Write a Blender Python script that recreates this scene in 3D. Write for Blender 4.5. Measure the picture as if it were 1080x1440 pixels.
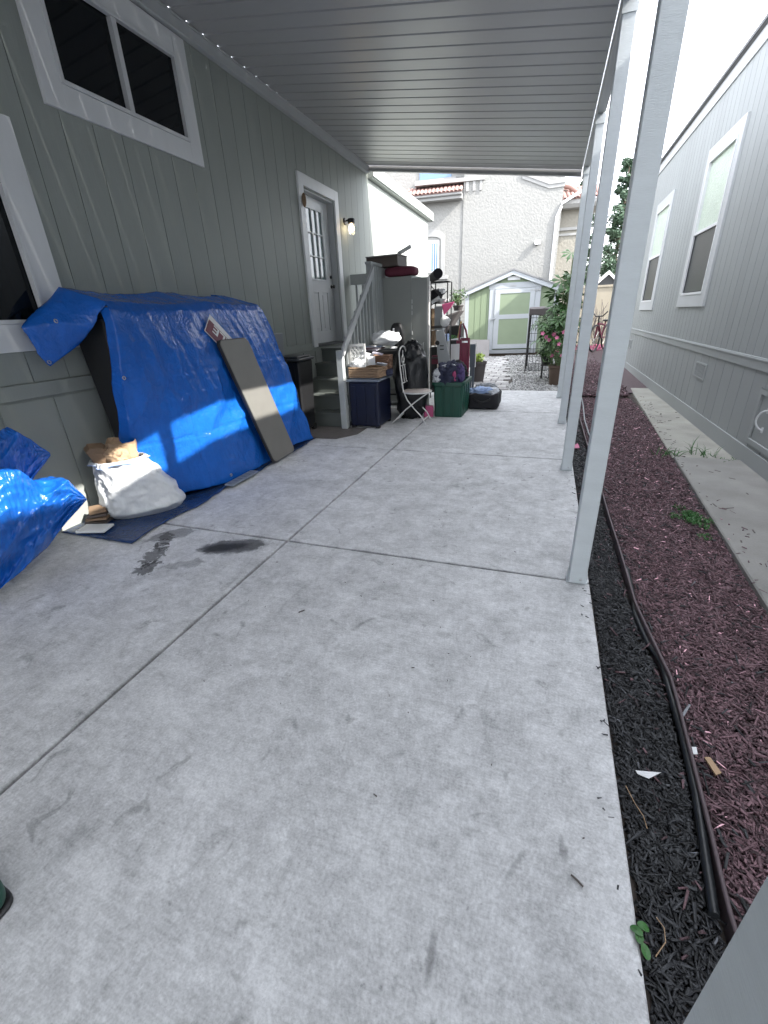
import bpy, bmesh, math, random
import numpy as np
from mathutils import Vector, Matrix, noise
RAD = math.radians
for o in list(bpy.data.objects):
    bpy.data.objects.remove(o)
scene = bpy.context.scene
COL = scene.collection
rnd = random.Random(11)
nrs = np.random.RandomState(5)

# ------------------------------------------------------------------ camera
FPX = 608.81
CAM = Vector((0, 0, 1.5))
RM = Matrix(((0.943, 0.101, -0.317), (0.33, -0.4, 0.855), (-0.04, -0.911, -0.411)))
def _cal():
    F = Vector((775 - 540, 435 - 720)); V = Vector((600 - 540, 2070 - 720))
    f = math.sqrt(-(F.x * V.x + F.y * V.y))
    fw = Vector((F.x, F.y, f)).normalized(); dn = Vector((V.x, V.y, f)).normalized()
    rt = dn.cross(fw)
    rt = fw.cross(dn) if (dn.cross(fw)).x < 0 else dn.cross(fw)
    up = -dn
    return f, Matrix((rt, fw, up))
FPX, RM = _cal()          # rows: world x, y, z seen in camera axes (right, down, forward)
cd = bpy.data.cameras.new('camera'); cam = bpy.data.objects.new('camera', cd); COL.objects.link(cam)
cd.sensor_fit = 'VERTICAL'; cd.sensor_height = 36; cd.lens = 36 * FPX / 1440
cd.clip_start = 0.02; cd.clip_end = 2000
M3 = Matrix(((RM[0][0], -RM[0][1], -RM[0][2]), (RM[1][0], -RM[1][1], -RM[1][2]), (RM[2][0], -RM[2][1], -RM[2][2])))
cam.matrix_world = Matrix.Translation(CAM) @ M3.to_4x4()
scene.camera = cam
scene.render.resolution_x = 768; scene.render.resolution_y = 1024

# ------------------------------------------------------------------ light
SUN_DIR = Vector((-1.0, 0.14, -0.80)).normalized()      # way the light travels
w = bpy.data.worlds.new('World'); scene.world = w; w.use_nodes = True
nt = w.node_tree; nt.nodes.clear()
sky = nt.nodes.new('ShaderNodeTexSky'); sky.sky_type = 'NISHITA'; sky.sun_disc = False
sky.sun_elevation = math.asin(-SUN_DIR.z)
sky.sun_rotation = math.atan2(-SUN_DIR.x, -SUN_DIR.y)
sky.dust_density = 2.0
hs = nt.nodes.new('ShaderNodeHueSaturation'); hs.inputs['Saturation'].default_value = 0.30
tc = nt.nodes.new('ShaderNodeTexCoord'); cn = nt.nodes.new('ShaderNodeTexNoise')
mp = nt.nodes.new('ShaderNodeMapping'); mp.inputs['Scale'].default_value = (1, 1, 2.5)
cn.inputs['Scale'].default_value = 2.2; cn.inputs['Detail'].default_value = 7
rp = nt.nodes.new('ShaderNodeValToRGB'); rp.color_ramp.elements[0].position = .35; rp.color_ramp.elements[1].position = .75
mx = nt.nodes.new('ShaderNodeMix'); mx.data_type = 'RGBA'
mx.inputs[7].default_value = (6.6, 6.8, 7.4, 1)
bgn = nt.nodes.new('ShaderNodeBackground'); bgn.inputs['Strength'].default_value = 0.15
wo = nt.nodes.new('ShaderNodeOutputWorld')
L = nt.links.new
L(sky.outputs[0], hs.inputs['Color']); L(tc.outputs['Generated'], mp.inputs[0]); L(mp.outputs[0], cn.inputs['Vector'])
L(cn.outputs[0], rp.inputs[0]); L(rp.outputs[0], mx.inputs[0]); L(hs.outputs[0], mx.inputs[6]); L(mx.outputs[2], bgn.inputs[0]); L(bgn.outputs[0], wo.inputs[0])
sd = bpy.data.lights.new('sun', 'SUN'); sd.energy = 2.0; sd.angle = RAD(.53); sd.color = (1, .96, .9)
so = bpy.data.objects.new('sun', sd); COL.objects.link(so)
so.rotation_euler = SUN_DIR.to_track_quat('-Z', 'Y').to_euler(); so.location = (8, -2, 9)
vs = scene.view_settings
vs.view_transform = 'Standard'; vs.look = 'None'; vs.exposure = 2.6; vs.gamma = 1; vs.use_curve_mapping = False

# ------------------------------------------------------------------ survey helpers (metres, from the measured photograph)
def ray(u, v): return RM @ Vector((u - 540, v - 720, FPX))
def pY(u, v, y): d = ray(u, v); return CAM + d * (y / d.y)
def pX(u, v, x): d = ray(u, v); return CAM + d * (x / d.x)
def pZ(u, v, z=0): d = ray(u, v); return CAM + d * ((z - CAM.z) / d.z)

# ------------------------------------------------------------------ mesh building
class MB:
    def __init__(s): s.v = []; s.f = []; s.uv = None
    def add(s, vs, fs):
        b = len(s.v); s.v += [Vector(p) for p in vs]; s.f += [tuple(i + b for i in q) for q in fs]; return s
    def box(s, x0, x1, y0, y1, z0, z1):
        return s.add([(x0, y0, z0), (x1, y0, z0), (x1, y1, z0), (x0, y1, z0), (x0, y0, z1), (x1, y0, z1), (x1, y1, z1), (x0, y1, z1)],
                     [(3, 2, 1, 0), (4, 5, 6, 7), (0, 1, 5, 4), (1, 2, 6, 5), (2, 3, 7, 6), (3, 0, 4, 7)])
    def obox(s, c, size, rot=None):
        m = rot if rot else Matrix.Identity(3)
        c = Vector(c); a, b, d = [q / 2 for q in size]
        vs = [c + m @ Vector((x, y, z)) for z in (-d, d) for x, y in ((-a, -b), (a, -b), (a, b), (-a, b))]
        return s.add(vs, [(3, 2, 1, 0), (4, 5, 6, 7), (0, 1, 5, 4), (1, 2, 6, 5), (2, 3, 7, 6), (3, 0, 4, 7)])
    def prism(s, poly, fn, a, b):
        """poly of 2d points; fn(p, t) -> 3d point"""
        n = len(poly); vs = [fn(p, a) for p in poly] + [fn(p, b) for p in poly]
        fs = [tuple(range(n))[::-1], tuple(range(n, 2 * n))] + [(i, (i + 1) % n, n + (i + 1) % n, n + i) for i in range(n)]
        return s.add(vs, fs)
    def tube(s, pts, r, n=8, caps=True):
        pts = [Vector(p) for p in pts]; m = len(pts)
        rs = r if isinstance(r, (list, tuple)) else [r] * m
        vs = []; ref = None
        for i, p in enumerate(pts):
            d = (pts[min(i + 1, m - 1)] - pts[max(i - 1, 0)])
            d = d.normalized() if d.length > 1e-9 else Vector((0, 0, 1))
            if ref is None: ref = Vector((0, 0, 1)) if abs(d.z) < .9 else Vector((1, 0, 0))
            a = (ref - d * ref.dot(d)).normalized(); b = d.cross(a); ref = a
            for k in range(n):
                t = 2 * math.pi * k / n; vs.append(p + (a * math.cos(t) + b * math.sin(t)) * rs[i])
        fs = [(i * n + k, i * n + (k + 1) % n, (i + 1) * n + (k + 1) % n, (i + 1) * n + k) for i in range(m - 1) for k in range(n)]
        if caps: fs += [tuple(range(n))[::-1], tuple((m - 1) * n + k for k in range(n))]
        return s.add(vs, fs)
    def lathe(s, prof, c, n=20, axis=None, cap=True):
        c = Vector(c); vs = []
        m = axis if axis else Matrix.Identity(3)
        for r, z in prof:
            for k in range(n):
                t = 2 * math.pi * k / n; vs.append(c + m @ Vector((r * math.cos(t), r * math.sin(t), z)))
        k0 = len(prof)
        fs = [(i * n + k, i * n + (k + 1) % n, (i + 1) * n + (k + 1) % n, (i + 1) * n + k) for i in range(k0 - 1) for k in range(n)]
        if cap: fs += [tuple(range(n))[::-1], tuple((k0 - 1) * n + k for k in range(n))]
        return s.add(vs, fs)
    def grid(s, fn, nu, nv, wrap=False):
        vs = [fn(i / nu, j / nv) for j in range(nv + 1) for i in range(nu + 1)]
        fs = [(j * (nu + 1) + i, j * (nu + 1) + i + 1, (j + 1) * (nu + 1) + i + 1, (j + 1) * (nu + 1) + i) for j in range(nv) for i in range(nu)]
        return s.add(vs, fs)
    def blob(s, c, r, nu=20, nv=14, fn=None, sq=1.0):
        c = Vector(c); vs = []
        def pw(x): return math.copysign(abs(x) ** sq, x)
        for j in range(nv + 1):
            ph = math.pi * (j / nv - .5)
            for i in range(nu):
                th = 2 * math.pi * i / nu
                d = Vector((pw(math.cos(ph)) * pw(math.cos(th)), pw(math.cos(ph)) * pw(math.sin(th)), pw(math.sin(ph))))
                p = Vector((d.x * r[0], d.y * r[1], d.z * r[2]))
                if fn: p = fn(p, d)
                vs.append(c + p)
        fs = [(j * nu + i, j * nu + (i + 1) % nu, (j + 1) * nu + (i + 1) % nu, (j + 1) * nu + i) for j in range(nv) for i in range(nu)]
        return s.add(vs, fs)

ABS = {}
def origin_of(o): return ABS.get(o.name, Vector((0, 0, 0)))
def mesh_of(mb, name, m, off=Vector((0, 0, 0)), bevel=0, smooth=None, seg=1, keep=False):
    me = bpy.data.meshes.new(name)
    me.from_pydata([tuple(v - off) for v in mb.v], [], mb.f)
    if not keep:
        bm = bmesh.new(); bm.from_mesh(me)
        bmesh.ops.remove_doubles(bm, verts=bm.verts, dist=1e-5)
        bmesh.ops.recalc_face_normals(bm, faces=bm.faces)
        if bevel:
            ed = [e for e in bm.edges if len(e.link_faces) == 2 and e.calc_face_angle(0) > .6]
            bmesh.ops.bevel(bm, geom=ed, offset=bevel, segments=seg, affect='EDGES', profile=.5, clamp_overlap=True)
        bm.to_mesh(me); bm.free()
    if smooth is not None:
        me.polygons.foreach_set('use_smooth', [True] * len(me.polygons))
        me.set_sharp_from_angle(angle=RAD(smooth))
    me.materials.append(m); me.update()
    return me
def obj(name, mb, m, parent=None, bevel=0, smooth=None, seg=1, label=None, keep=False, solid=0, kind=None):
    if parent is None:
        xs = [v.x for v in mb.v]; ys = [v.y for v in mb.v]; zs = [v.z for v in mb.v]
        off = Vector(((min(xs) + max(xs)) / 2, (min(ys) + max(ys)) / 2, min(zs)))
    else: off = origin_of(parent)
    me = mesh_of(mb, name, m, off, bevel, smooth, seg, keep)
    o = bpy.data.objects.new(name, me); COL.objects.link(o)
    if parent is None: o.location = off; ABS[o.name] = off.copy()
    else: o.parent = parent; ABS[o.name] = off.copy()
    if label: o['label'] = label
    if kind: o['kind'] = kind
    if solid:
        md = o.modifiers.new('thickness', 'SOLIDIFY'); md.thickness = solid; md.offset = 0
    return o
def inst(me, name, parent, mat4, label=None):
    o = bpy.data.objects.new(name, me); COL.objects.link(o)
    off = origin_of(parent); o.parent = parent
    m = mat4.copy(); m.translation = m.translation - off
    o.matrix_basis = m; ABS[o.name] = mat4.translation.copy()
    if label: o['label'] = label
    return o
def thing(name, label, cat, loc=(0, 0, 0), group=None):
    o = bpy.data.objects.new(name, None); COL.objects.link(o); o.location = loc; o.empty_display_size = .1
    ABS[o.name] = Vector(loc); return tag(o, label, cat, group)
def tag(o, label=None, cat=None, group=None, kind=None):
    if label: o['label'] = label
    if cat: o['category'] = cat
    if group: o['group'] = group
    if kind: o['kind'] = kind
    return o
def structure(name, loc=(0, 0, 0)):
    o = bpy.data.objects.new(name, None); COL.objects.link(o); o.location = loc; ABS[o.name] = Vector(loc); o['kind'] = 'structure'; return o
def fb(p, sc=1.0, o=4): return noise.fractal(Vector(p) * sc, 1.0, 2.0, o)

# ------------------------------------------------------------------ materials
class NT:
    def __init__(s, name):
        s.m = bpy.data.materials.new(name); s.m.use_nodes = True; s.t = s.m.node_tree; s.b = s.t.nodes['Principled BSDF']
    def n(s, typ, **kw):
        x = s.t.nodes.new(typ)
        for k, v in kw.items(): setattr(x, k, v)
        return x
    def l(s, a, b): s.t.links.new(a, b)
    def math(s, op, a, b=0, c=0, clamp=False):
        x = s.n('ShaderNodeMath', operation=op); x.use_clamp = clamp
        for i, q in enumerate((a, b, c)):
            if isinstance(q, (int, float)): x.inputs[i].default_value = q
            else: s.l(q, x.inputs[i])
        return x.outputs[0]
    def pos(s, scale=(1, 1, 1)):
        g = s.n('ShaderNodeNewGeometry'); mp = s.n('ShaderNodeMapping'); mp.inputs['Scale'].default_value = scale
        s.l(g.outputs['Position'], mp.inputs[0]); return mp.outputs[0]
    def noise(s, vec, scale, detail=5, rough=.55, dist=0):
        x = s.n('ShaderNodeTexNoise'); x.inputs['Scale'].default_value = scale; x.inputs['Detail'].default_value = detail
        x.inputs['Roughness'].default_value = rough; x.inputs['Distortion'].default_value = dist
        s.l(vec, x.inputs['Vector']); return x.outputs[0]
    def smooth(s, v, a, b):
        x = s.n('ShaderNodeMapRange', interpolation_type='SMOOTHSTEP'); x.inputs[1].default_value = a; x.inputs[2].default_value = b
        s.l(v, x.inputs[0]); return x.outputs[0]
    def value(s, col, val):
        x = s.n('ShaderNodeHueSaturation'); x.inputs['Color'].default_value = (*col, 1) if not hasattr(col, 'links') else (0, 0, 0, 1)
        if hasattr(col, 'links'): s.l(col, x.inputs['Color'])
        s.l(val, x.inputs['Value']); return x.outputs[0]
    def mix(s, f, a, b):
        x = s.n('ShaderNodeMix', data_type='RGBA')
        for q, i in ((f, 0), (a, 6), (b, 7)):
            if isinstance(q, (int, float)): x.inputs[i].default_value = q
            elif isinstance(q, tuple): x.inputs[i].default_value = (*q, 1)
            else: s.l(q, x.inputs[i])
        return x.outputs[2]
    def bump(s, h, strength, dist, prev=None):
        x = s.n('ShaderNodeBump'); x.inputs['Strength'].default_value = strength; x.inputs['Distance'].default_value = dist
        s.l(h, x.inputs['Height'])
        if prev: s.l(prev, x.inputs['Normal'])
        return x.outputs[0]
def mat(name, col, rough=.6, v=.12, sc=4, fine=60, bump=.2, bd=.004, stretch=(1, 1, 1), metal=0, spec=.5, orand=0, tone=False, coat=0, emit=None, sss=0):
    t = NT(name); p = t.pos(stretch)
    a = t.noise(p, sc, 6); b = t.noise(p, fine, 4)
    val = t.math('MULTIPLY_ADD', a, 2 * v, 1 - v)
    val = t.math('ADD', val, t.math('MULTIPLY_ADD', b, v, -v / 2))
    if orand:
        oi = t.n('ShaderNodeObjectInfo'); val = t.math('ADD', val, t.math('MULTIPLY_ADD', oi.outputs['Random'], orand, -orand / 2))
    if tone:
        at = t.n('ShaderNodeAttribute'); at.attribute_name = 'tone'; val = t.math('MULTIPLY', val, at.outputs['Fac'])
    t.l(t.value(col, val), t.b.inputs['Base Color'])
    t.b.inputs['Roughness'].default_value = rough; t.b.inputs['Metallic'].default_value = metal
    t.b.inputs['Specular IOR Level'].default_value = spec
    rr = t.math('MULTIPLY_ADD', b, .25, rough - .125, clamp=True); t.l(rr, t.b.inputs['Roughness'])
    if coat: t.b.inputs['Coat Weight'].default_value = coat
    if bump: t.l(t.bump(b, bump, bd), t.b.inputs['Normal'])
    if emit: t.b.inputs['Emission Color'].default_value = (*emit[0], 1); t.b.inputs['Emission Strength'].default_value = emit[1]
    return t.m

def wood_siding(name, col, v=.07):
    t = NT(name)
    p = t.pos((14, 14, 1.2)); a = t.noise(p, 6, 6, .65); big = t.noise(t.pos(), .9, 4)
    oi = t.n('ShaderNodeObjectInfo')
    val = t.math('ADD', t.math('MULTIPLY_ADD', a, v * 1.6, 1 - v * .8), t.math('MULTIPLY_ADD', big, .16, -.08))
    val = t.math('ADD', val, t.math('MULTIPLY_ADD', oi.outputs['Random'], .05, -.025))
    t.l(t.value(col, val), t.b.inputs['Base Color']); t.b.inputs['Roughness'].default_value = .55
    t.b.inputs['Specular IOR Level'].default_value = .2
    t.l(t.bump(a, .35, .003), t.b.inputs['Normal']); return t.m

def concrete_mat():
    t = NT('concrete'); p = t.pos(); g = t.n('ShaderNodeNewGeometry'); sx = t.n('ShaderNodeSeparateXYZ'); t.l(g.outputs['Position'], sx.inputs[0])
    X, Y = sx.outputs[0], sx.outputs[1]
    big = t.noise(p, .8, 5, .6); mid = t.noise(p, 4.5, 6, .62, .4); fine = t.noise(p, 130, 3); sp = t.noise(p, 300, 2)
    brush = t.noise(t.pos((4, 110, 4)), 1.0, 4, .7)
    scuff = t.noise(t.pos((7, 2.2, 1)), 1.0, 8, .7, 1.4)
    val = t.math('MULTIPLY_ADD', big, .5, .75)
    val = t.math('ADD', val, t.math('MULTIPLY_ADD', mid, .72, -.36))
    val = t.math('ADD', val, t.math('MULTIPLY_ADD', fine, .55, -.275))
    val = t.math('ADD', val, t.math('MULTIPLY_ADD', brush, .22, -.11))
    val = t.math('ADD', val, t.math('MULTIPLY_ADD', t.noise(p, 24, 6, .7), .62, -.31))
    for q_, a_ in ((t.noise(p, 30, 4, .7), .15), (t.noise(p, 95, 3, .6), .17), (t.noise(t.pos((5, 90, 5)), 1.0, 3, .7), .08), (t.noise(p, 9, 5, .65), .12)):
        val = t.math('ADD', val, t.math('MULTIPLY_ADD', t.smooth(q_, .33, .67), a_, -a_ / 2))
    specks = t.smooth(t.noise(p, 46, 3, .6), .66, .74); val = t.math('MULTIPLY', val, t.math('MULTIPLY_ADD', specks, -.28, 1))
    pits = t.smooth(sp, .30, .40); val = t.math('MULTIPLY', val, t.math('MULTIPLY_ADD', pits, .18, .82))
    # worn dark smudges and scuffs
    sm = t.smooth(scuff, .57, .70); val = t.math('MULTIPLY', val, t.math('MULTIPLY_ADD', sm, -.18, 1))
    patch = t.smooth(t.noise(p, 7.5, 5, .55, .8), .61, .72); val = t.math('MULTIPLY', val, t.math('MULTIPLY_ADD', patch, -.34, 1))
    light = t.smooth(t.noise(t.pos((1.4, 1, 1)), 2.7, 4, .5, .5), .58, .78); val = t.math('MULTIPLY_ADD', light, .14, val)
    # dirt packed along the control joints
    dj = t.math('ABSOLUTE', t.math('SUBTRACT', X, -1.69))
    for yj in (0.0, 2.45, 4.92, 7.40): dj = t.math('MINIMUM', dj, t.math('ABSOLUTE', t.math('SUBTRACT', Y, yj)))
    dj = t.math('ADD', dj, t.math('MULTIPLY_ADD', mid, .03, -.015))
    val = t.math('MULTIPLY', val, t.math('MULTIPLY_ADD', t.smooth(dj, .004, .018), .40, .60))
    edge_n = t.noise(p, 8, 8, .68, .6)
    edge_f = t.noise(p, 19, 7, .66, .8)
    def stain(cx, cy, rx, ry, ang, amt, soft=.45, nz=1.3):
        nonlocal val
        ca, sa = math.cos(ang), math.sin(ang)
        dx = t.math('SUBTRACT', X, cx); dy = t.math('SUBTRACT', Y, cy)
        a = t.math('MULTIPLY', t.math('MULTIPLY_ADD', dx, ca, t.math('MULTIPLY', dy, sa)), 1 / rx)
        b = t.math('MULTIPLY', t.math('MULTIPLY_ADD', dy, ca, t.math('MULTIPLY', dx, -sa)), 1 / ry)
        r = t.math('SQRT', t.math('ADD', t.math('MULTIPLY', a, a), t.math('MULTIPLY', b, b)))
        r = t.math('ADD', r, t.math('MULTIPLY_ADD', edge_n if rx > .1 or ry > .1 and nz < 1.2 else edge_f, nz, -nz / 2))
        k = t.n('ShaderNodeMapRange', interpolation_type='SMOOTHSTEP'); k.inputs[1].default_value = 1; k.inputs[2].default_value = 1 - soft
        k.inputs[3].default_value = 1; k.inputs[4].default_value = 1 - amt
        t.l(r, k.inputs[0]); val = t.math('MULTIPLY', val, k.outputs[0]); return k.outputs[0]
    wets = [(-2.03, 2.27, .29, .13, .45, .76, .35, 1.2), (-2.08, 2.24, .22, .08, .45, .74, .6, 1.1), (-2.66, 2.28, .22, .10, .9, .52, .30, 1.6), (-2.53, 2.02, .07, .20, .35, .66, .18, 3.4), (-2.43, 1.84, .08, .10, .3, .66, .18, 3.4), (-2.62, 2.2, .06, .16, .6, .6, .2, 3.2),
            (-2.22, 1.95, .20, .06, .5, .34, .4, 3.4)]
    for s_ in wets: stain(*s_)
    for s_ in [(.20, .90, .016, .05, .15, .36, .6, 1.6), (-.125, .54, .014, .09, .05, .34, .7, 1.5), (.06, .80, .011, .08, -.45, .26, .7, 2.2), (-.35, 1.75, .05, .035, 0, .18, .5, 1.2),
               (-.9, 3.3, .28, .08, .4, .16, .6, 1.8), (-.6, 3.9, .3, .07, .5, .15, .6, 1.8), (-1.2, 1.3, .07, .03, .7, .16, .5, 1.3), (-.75, 1.05, .10, .06, .2, .12, .6, 1.6),
               (-3.2, 1.6, .7, .4, 0, .16, .9, 1.2), (-3.0, 5.5, .7, .5, 0, .22, .5, .9), (-2.0, 3.6, .5, .25, .3, .12, .8, 1.6)]:
        stain(*s_)
    t.l(t.value((.535, .540, .546), val), t.b.inputs['Base Color'])
    t.l(t.math('MULTIPLY_ADD', mid, .2, .62), t.b.inputs['Roughness'])
    t.b.inputs['Specular IOR Level'].default_value = .3
    n1 = t.bump(brush, .28, .0015); n2 = t.bump(fine, .25, .0015, n1); n3 = t.bump(mid, .15, .006, n2)
    t.l(n3, t.b.inputs['Normal']); return t.m

def tarp_mat(name='blue_tarp', col=(.009, .112, .48)):
    t = NT(name); p = t.pos()
    cr = t.n('ShaderNodeTexVoronoi'); cr.feature = 'F1'; cr.inputs['Scale'].default_value = 26
    d = t.noise(p, 9, 4, .6); dv = t.n('ShaderNodeVectorMath', operation='MULTIPLY_ADD'); dv.inputs[1].default_value = (.25, .25, .25)
    xx = t.n('ShaderNodeTexNoise'); xx.inputs['Scale'].default_value = 7; xx.inputs['Detail'].default_value = 3; t.l(p, xx.inputs['Vector'])
    t.l(xx.outputs[1], dv.inputs[0]); t.l(p, dv.inputs[2]); t.l(dv.outputs[0], cr.inputs['Vector'])
    vert = t.noise(t.pos((3, 16, 1.6)), 2.2, 5, .6, .6)
    weave = t.n('ShaderNodeTexChecker'); weave.inputs['Scale'].default_value = 420; t.l(p, weave.inputs['Vector'])
    val = t.math('ADD', t.math('MULTIPLY_ADD', d, .35, .82), t.math('MULTIPLY_ADD', vert, .3, -.15))
    t.l(t.value(col, val), t.b.inputs['Base Color'])
    t.b.inputs['Roughness'].default_value = .2; t.b.inputs['Specular IOR Level'].default_value = .5
    n1 = t.bump(vert, .22, .012); n2 = t.bump(cr.outputs['Distance'], .36, .010, n1); n3 = t.bump(d, .22, .008, n2); n4 = t.bump(weave.outputs[1], .06, .0006, n3)
    t.l(n4, t.b.inputs['Normal']); return t.m

def stucco_mat(name, col):
    t = NT(name); p = t.pos()
    a = t.noise(p, 13, 5, .6); b = t.noise(p, 34, 5, .65); c = t.noise(p, 1.2, 4)
    h = t.math('ADD', t.smooth(a, .38, .62), t.math('MULTIPLY', b, .7))
    val = t.math('ADD', t.math('MULTIPLY_ADD', a, .22, .87), t.math('MULTIPLY_ADD', c, .16, -.06))
    t.l(t.value(col, val), t.b.inputs['Base Color']); t.b.inputs['Roughness'].default_value = .9; t.b.inputs['Specular IOR Level'].default_value = .15
    t.l(t.bump(h, .26, .03), t.b.inputs['Normal']); return t.m

def glass_mat(name, col, rough=.04, rip=0):
    t = NT(name); p = t.pos()
    t.b.inputs['Base Color'].default_value = (*col, 1); t.b.inputs['Roughness'].default_value = rough; t.b.inputs['Specular IOR Level'].default_value = .6
    n = t.noise(p, 3 if not rip else 26, 3 if not rip else 5, .6, .4)
    t.l(t.bump(n, .05 if not rip else rip, .01 if not rip else .02), t.b.inputs['Normal'])
    if rip:
        val = t.math('ADD', t.math('MULTIPLY_ADD', n, .5, .75), t.math('MULTIPLY_ADD', t.noise(p, 5, 3), .2, -.1)); t.l(t.value(col, val), t.b.inputs['Base Color'])
    return t.m

M = {}
M['concrete'] = concrete_mat()
M['old_concrete'] = mat('old_concrete', (.25, .245, .23), .85, .36, 3.2, 80, .4, .003)
M['pale_concrete'] = mat('pale_concrete', (.31, .305, .27), .85, .45, 2.6, 70, .4, .003)
M['soil'] = mat('soil', (.055, .045, .038), .95, .3, 6, 60, .6, .01)
M['asphalt'] = mat('asphalt', (.10, .10, .10), .9, .2, 2, 90, .4, .004)
M['sage'] = wood_siding('sage_siding', (.318, .340, .316))
M['sage_trim'] = wood_siding('sage_trim', (.325, .347, .323), .04)
M['grey_siding'] = wood_siding('grey_siding', (.305, .322, .322))
M['grey_trim'] = wood_siding('grey_trim', (.33, .347, .347), .05)
M['white_trim'] = mat('white_trim', (.72, .73, .74), .45, .05, 2, 50, .12, .002, stretch=(1, 6, 1))
M['white_trim2'] = mat('pale_trim', (.47, .485, .495), .5, .06, 2, 50, .12, .002)
M['post_paint'] = mat('post_paint', (.53, .57, .59), .5, .09, 3, 26, .35, .004, stretch=(1.5, 1.5, 9))
M['pan'] = mat('roof_pan_paint', (.43, .432, .438), .42, .03, 1.5, 3, 0)
for _l in list(M['pan'].node_tree.links):
    if _l.to_socket.name == 'Roughness': M['pan'].node_tree.links.remove(_l)
M['pan'].node_tree.nodes['Principled BSDF'].inputs['Roughness'].default_value = .36
M['dark_room'] = mat('dark_room', (.012, .013, .014), .9, .1, 3, 20, 0)
M['glass'] = glass_mat('dark_glass', (.006, .008, .010)); M['glass'].node_tree.nodes['Principled BSDF'].inputs['Specular IOR Level'].default_value = .3
M['door_glass'] = glass_mat('door_glass', (.17, .23, .24), .08)
M['privacy'] = glass_mat('privacy_glass', (.52, .60, .50), .4, .9)
M['screen'] = mat('insect_screen', (.030, .034, .035), .35, .25, 3, 300, .3, .001)
M['white_paint'] = mat('white_paint', (.66, .67, .68), .42, .05, 3, 40, .1, .002)
M['rail_paint'] = mat('rail_paint', (.42, .445, .445), .55, .1, 5, 40, .2, .003)
M['step_paint'] = mat('step_paint', (.13, .145, .135), .6, .15, 4, 50, .2, .003)
M['tarp'] = tarp_mat()
M['ground_tarp'] = tarp_mat('dark_blue_tarp', (.018, .045, .13))
M['grommet'] = mat('grommet', (.6, .6, .58), .3, .05, 5, 30, 0, metal=.9)
M['black_plastic'] = mat('black_plastic', (.012, .012, .013), .45, .15, 5, 60, .15, .002)
M['dark_grey_plastic'] = mat('dark_grey_plastic', (.05, .053, .056), .5, .12, 5, 60, .15, .002)
M['grey_plastic'] = mat('grey_plastic', (.28, .295, .31), .5, .12, 5, 60, .12, .002)
M['table_top'] = mat('table_top', (.17, .165, .15), .5, .14, 5, 90, .25, .0015)
M['table_rim'] = mat('table_rim', (.02, .02, .02), .5, .1, 5, 60, .1, .002)
M['sign_white'] = mat('sign_white', (.75, .75, .76), .4, .04, 4, 40, 0)
M['sign_maroon'] = mat('sign_maroon', (.16, .028, .055), .4, .06, 4, 40, 0)
M['white_plastic_bag'] = mat('white_plastic_bag', (.66, .68, .70), .38, .12, 9, 30, .5, .015)
M['paper_bag'] = mat('brown_paper', (.42, .29, .18), .8, .15, 6, 40, .4, .006)
M['cardboard'] = mat('cardboard', (.24, .16, .10), .8, .15, 6, 40, .2, .003)
M['brown_box'] = mat('brown_box', (.095, .075, .065), .6, .12, 4, 40, .15, .003)
M['maroon_cloth'] = mat('maroon_cloth', (.12, .02, .04), .8, .2, 8, 80, .4, .006)
M['navy_plastic'] = mat('navy_plastic', (.003, .006, .026), .4, .12, 4, 60, .1, .002)
M['lid_plastic'] = mat('lid_plastic', (.20, .23, .28), .45, .08, 4, 60, .1, .002)
M['green_plastic'] = mat('green_plastic', (.004, .055, .036), .42, .12, 4, 60, .1, .002)
M['wicker'] = mat('wicker', (.30, .20, .125), .75, .3, 30, 120, .6, .006)
M['wicker_dark'] = mat('dark_wicker', (.20, .115, .075), .75, .3, 30, 120, .6, .006)
M['paper'] = mat('paper', (.70, .71, .72), .7, .1, 10, 60, .2, .004)
M['print'] = mat('printed_paper', (.32, .30, .36), .6, .7, 26, 60, .1, .003)
M['trash_bag'] = mat('trash_bag', (.005, .006, .008), .34, .2, 10, 26, .6, .014)
M['black_cloth'] = mat('black_cloth', (.013, .013, .016), .85, .25, 10, 120, .3, .003)
M['navy_cloth'] = mat('navy_cloth', (.022, .026, .055), .8, .3, 12, 90, .5, .008)
M['purple_cloth'] = mat('purple_cloth', (.055, .035, .12), .8, .2, 12, 90, .4, .006)
M['white_cloth'] = mat('white_cloth', (.58, .60, .64), .8, .2, 12, 90, .4, .006)
M['pale_blue_cloth'] = mat('pale_blue_cloth', (.30, .40, .62), .8, .3, 12, 90, .4, .006)
M['chair_white'] = mat('chair_white', (.62, .62, .60), .4, .12, 9, 40, .1, .002)
M['mosaic'] = mat('mosaic_seat', (.42, .37, .34), .5, .5, 24, 60, .3, .004)
M['cabinet'] = mat('cabinet_metal', (.30, .315, .30), .45, .07, 2.5, 60, .05, .002)
M['cabinet_edge'] = mat('cabinet_edge', (.62, .62, .60), .45, .06, 3, 40, .05, .002)
M['steel'] = mat('steel', (.45, .46, .47), .35, .1, 6, 60, .1, .001, metal=.8)
M['pink'] = mat('pink_plastic', (.38, .06, .16), .5, .15, 8, 50, .2, .004)
M['red_paint'] = mat('dolly_red', (.16, .014, .045), .42, .15, 6, 40, .1, .002)
M['blue_grey'] = mat('blue_grey_panel', (.085, .105, .13), .5, .1, 4, 40, .1, .002)
M['grey_board'] = mat('grey_board', (.30, .285, .285), .8, .18, 4, 60, .2, .003)
M['wood'] = mat('yellow_wood', (.46, .29, .11), .6, .2, 8, 60, .2, .003, stretch=(6, 6, 1))
M['dark_canvas'] = mat('dark_canvas', (.085, .075, .075), .85, .2, 5, 60, .4, .006)
M['lime'] = mat('lime_plastic', (.42, .55, .12), .5, .2, 8, 40, .2, .003)
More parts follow.
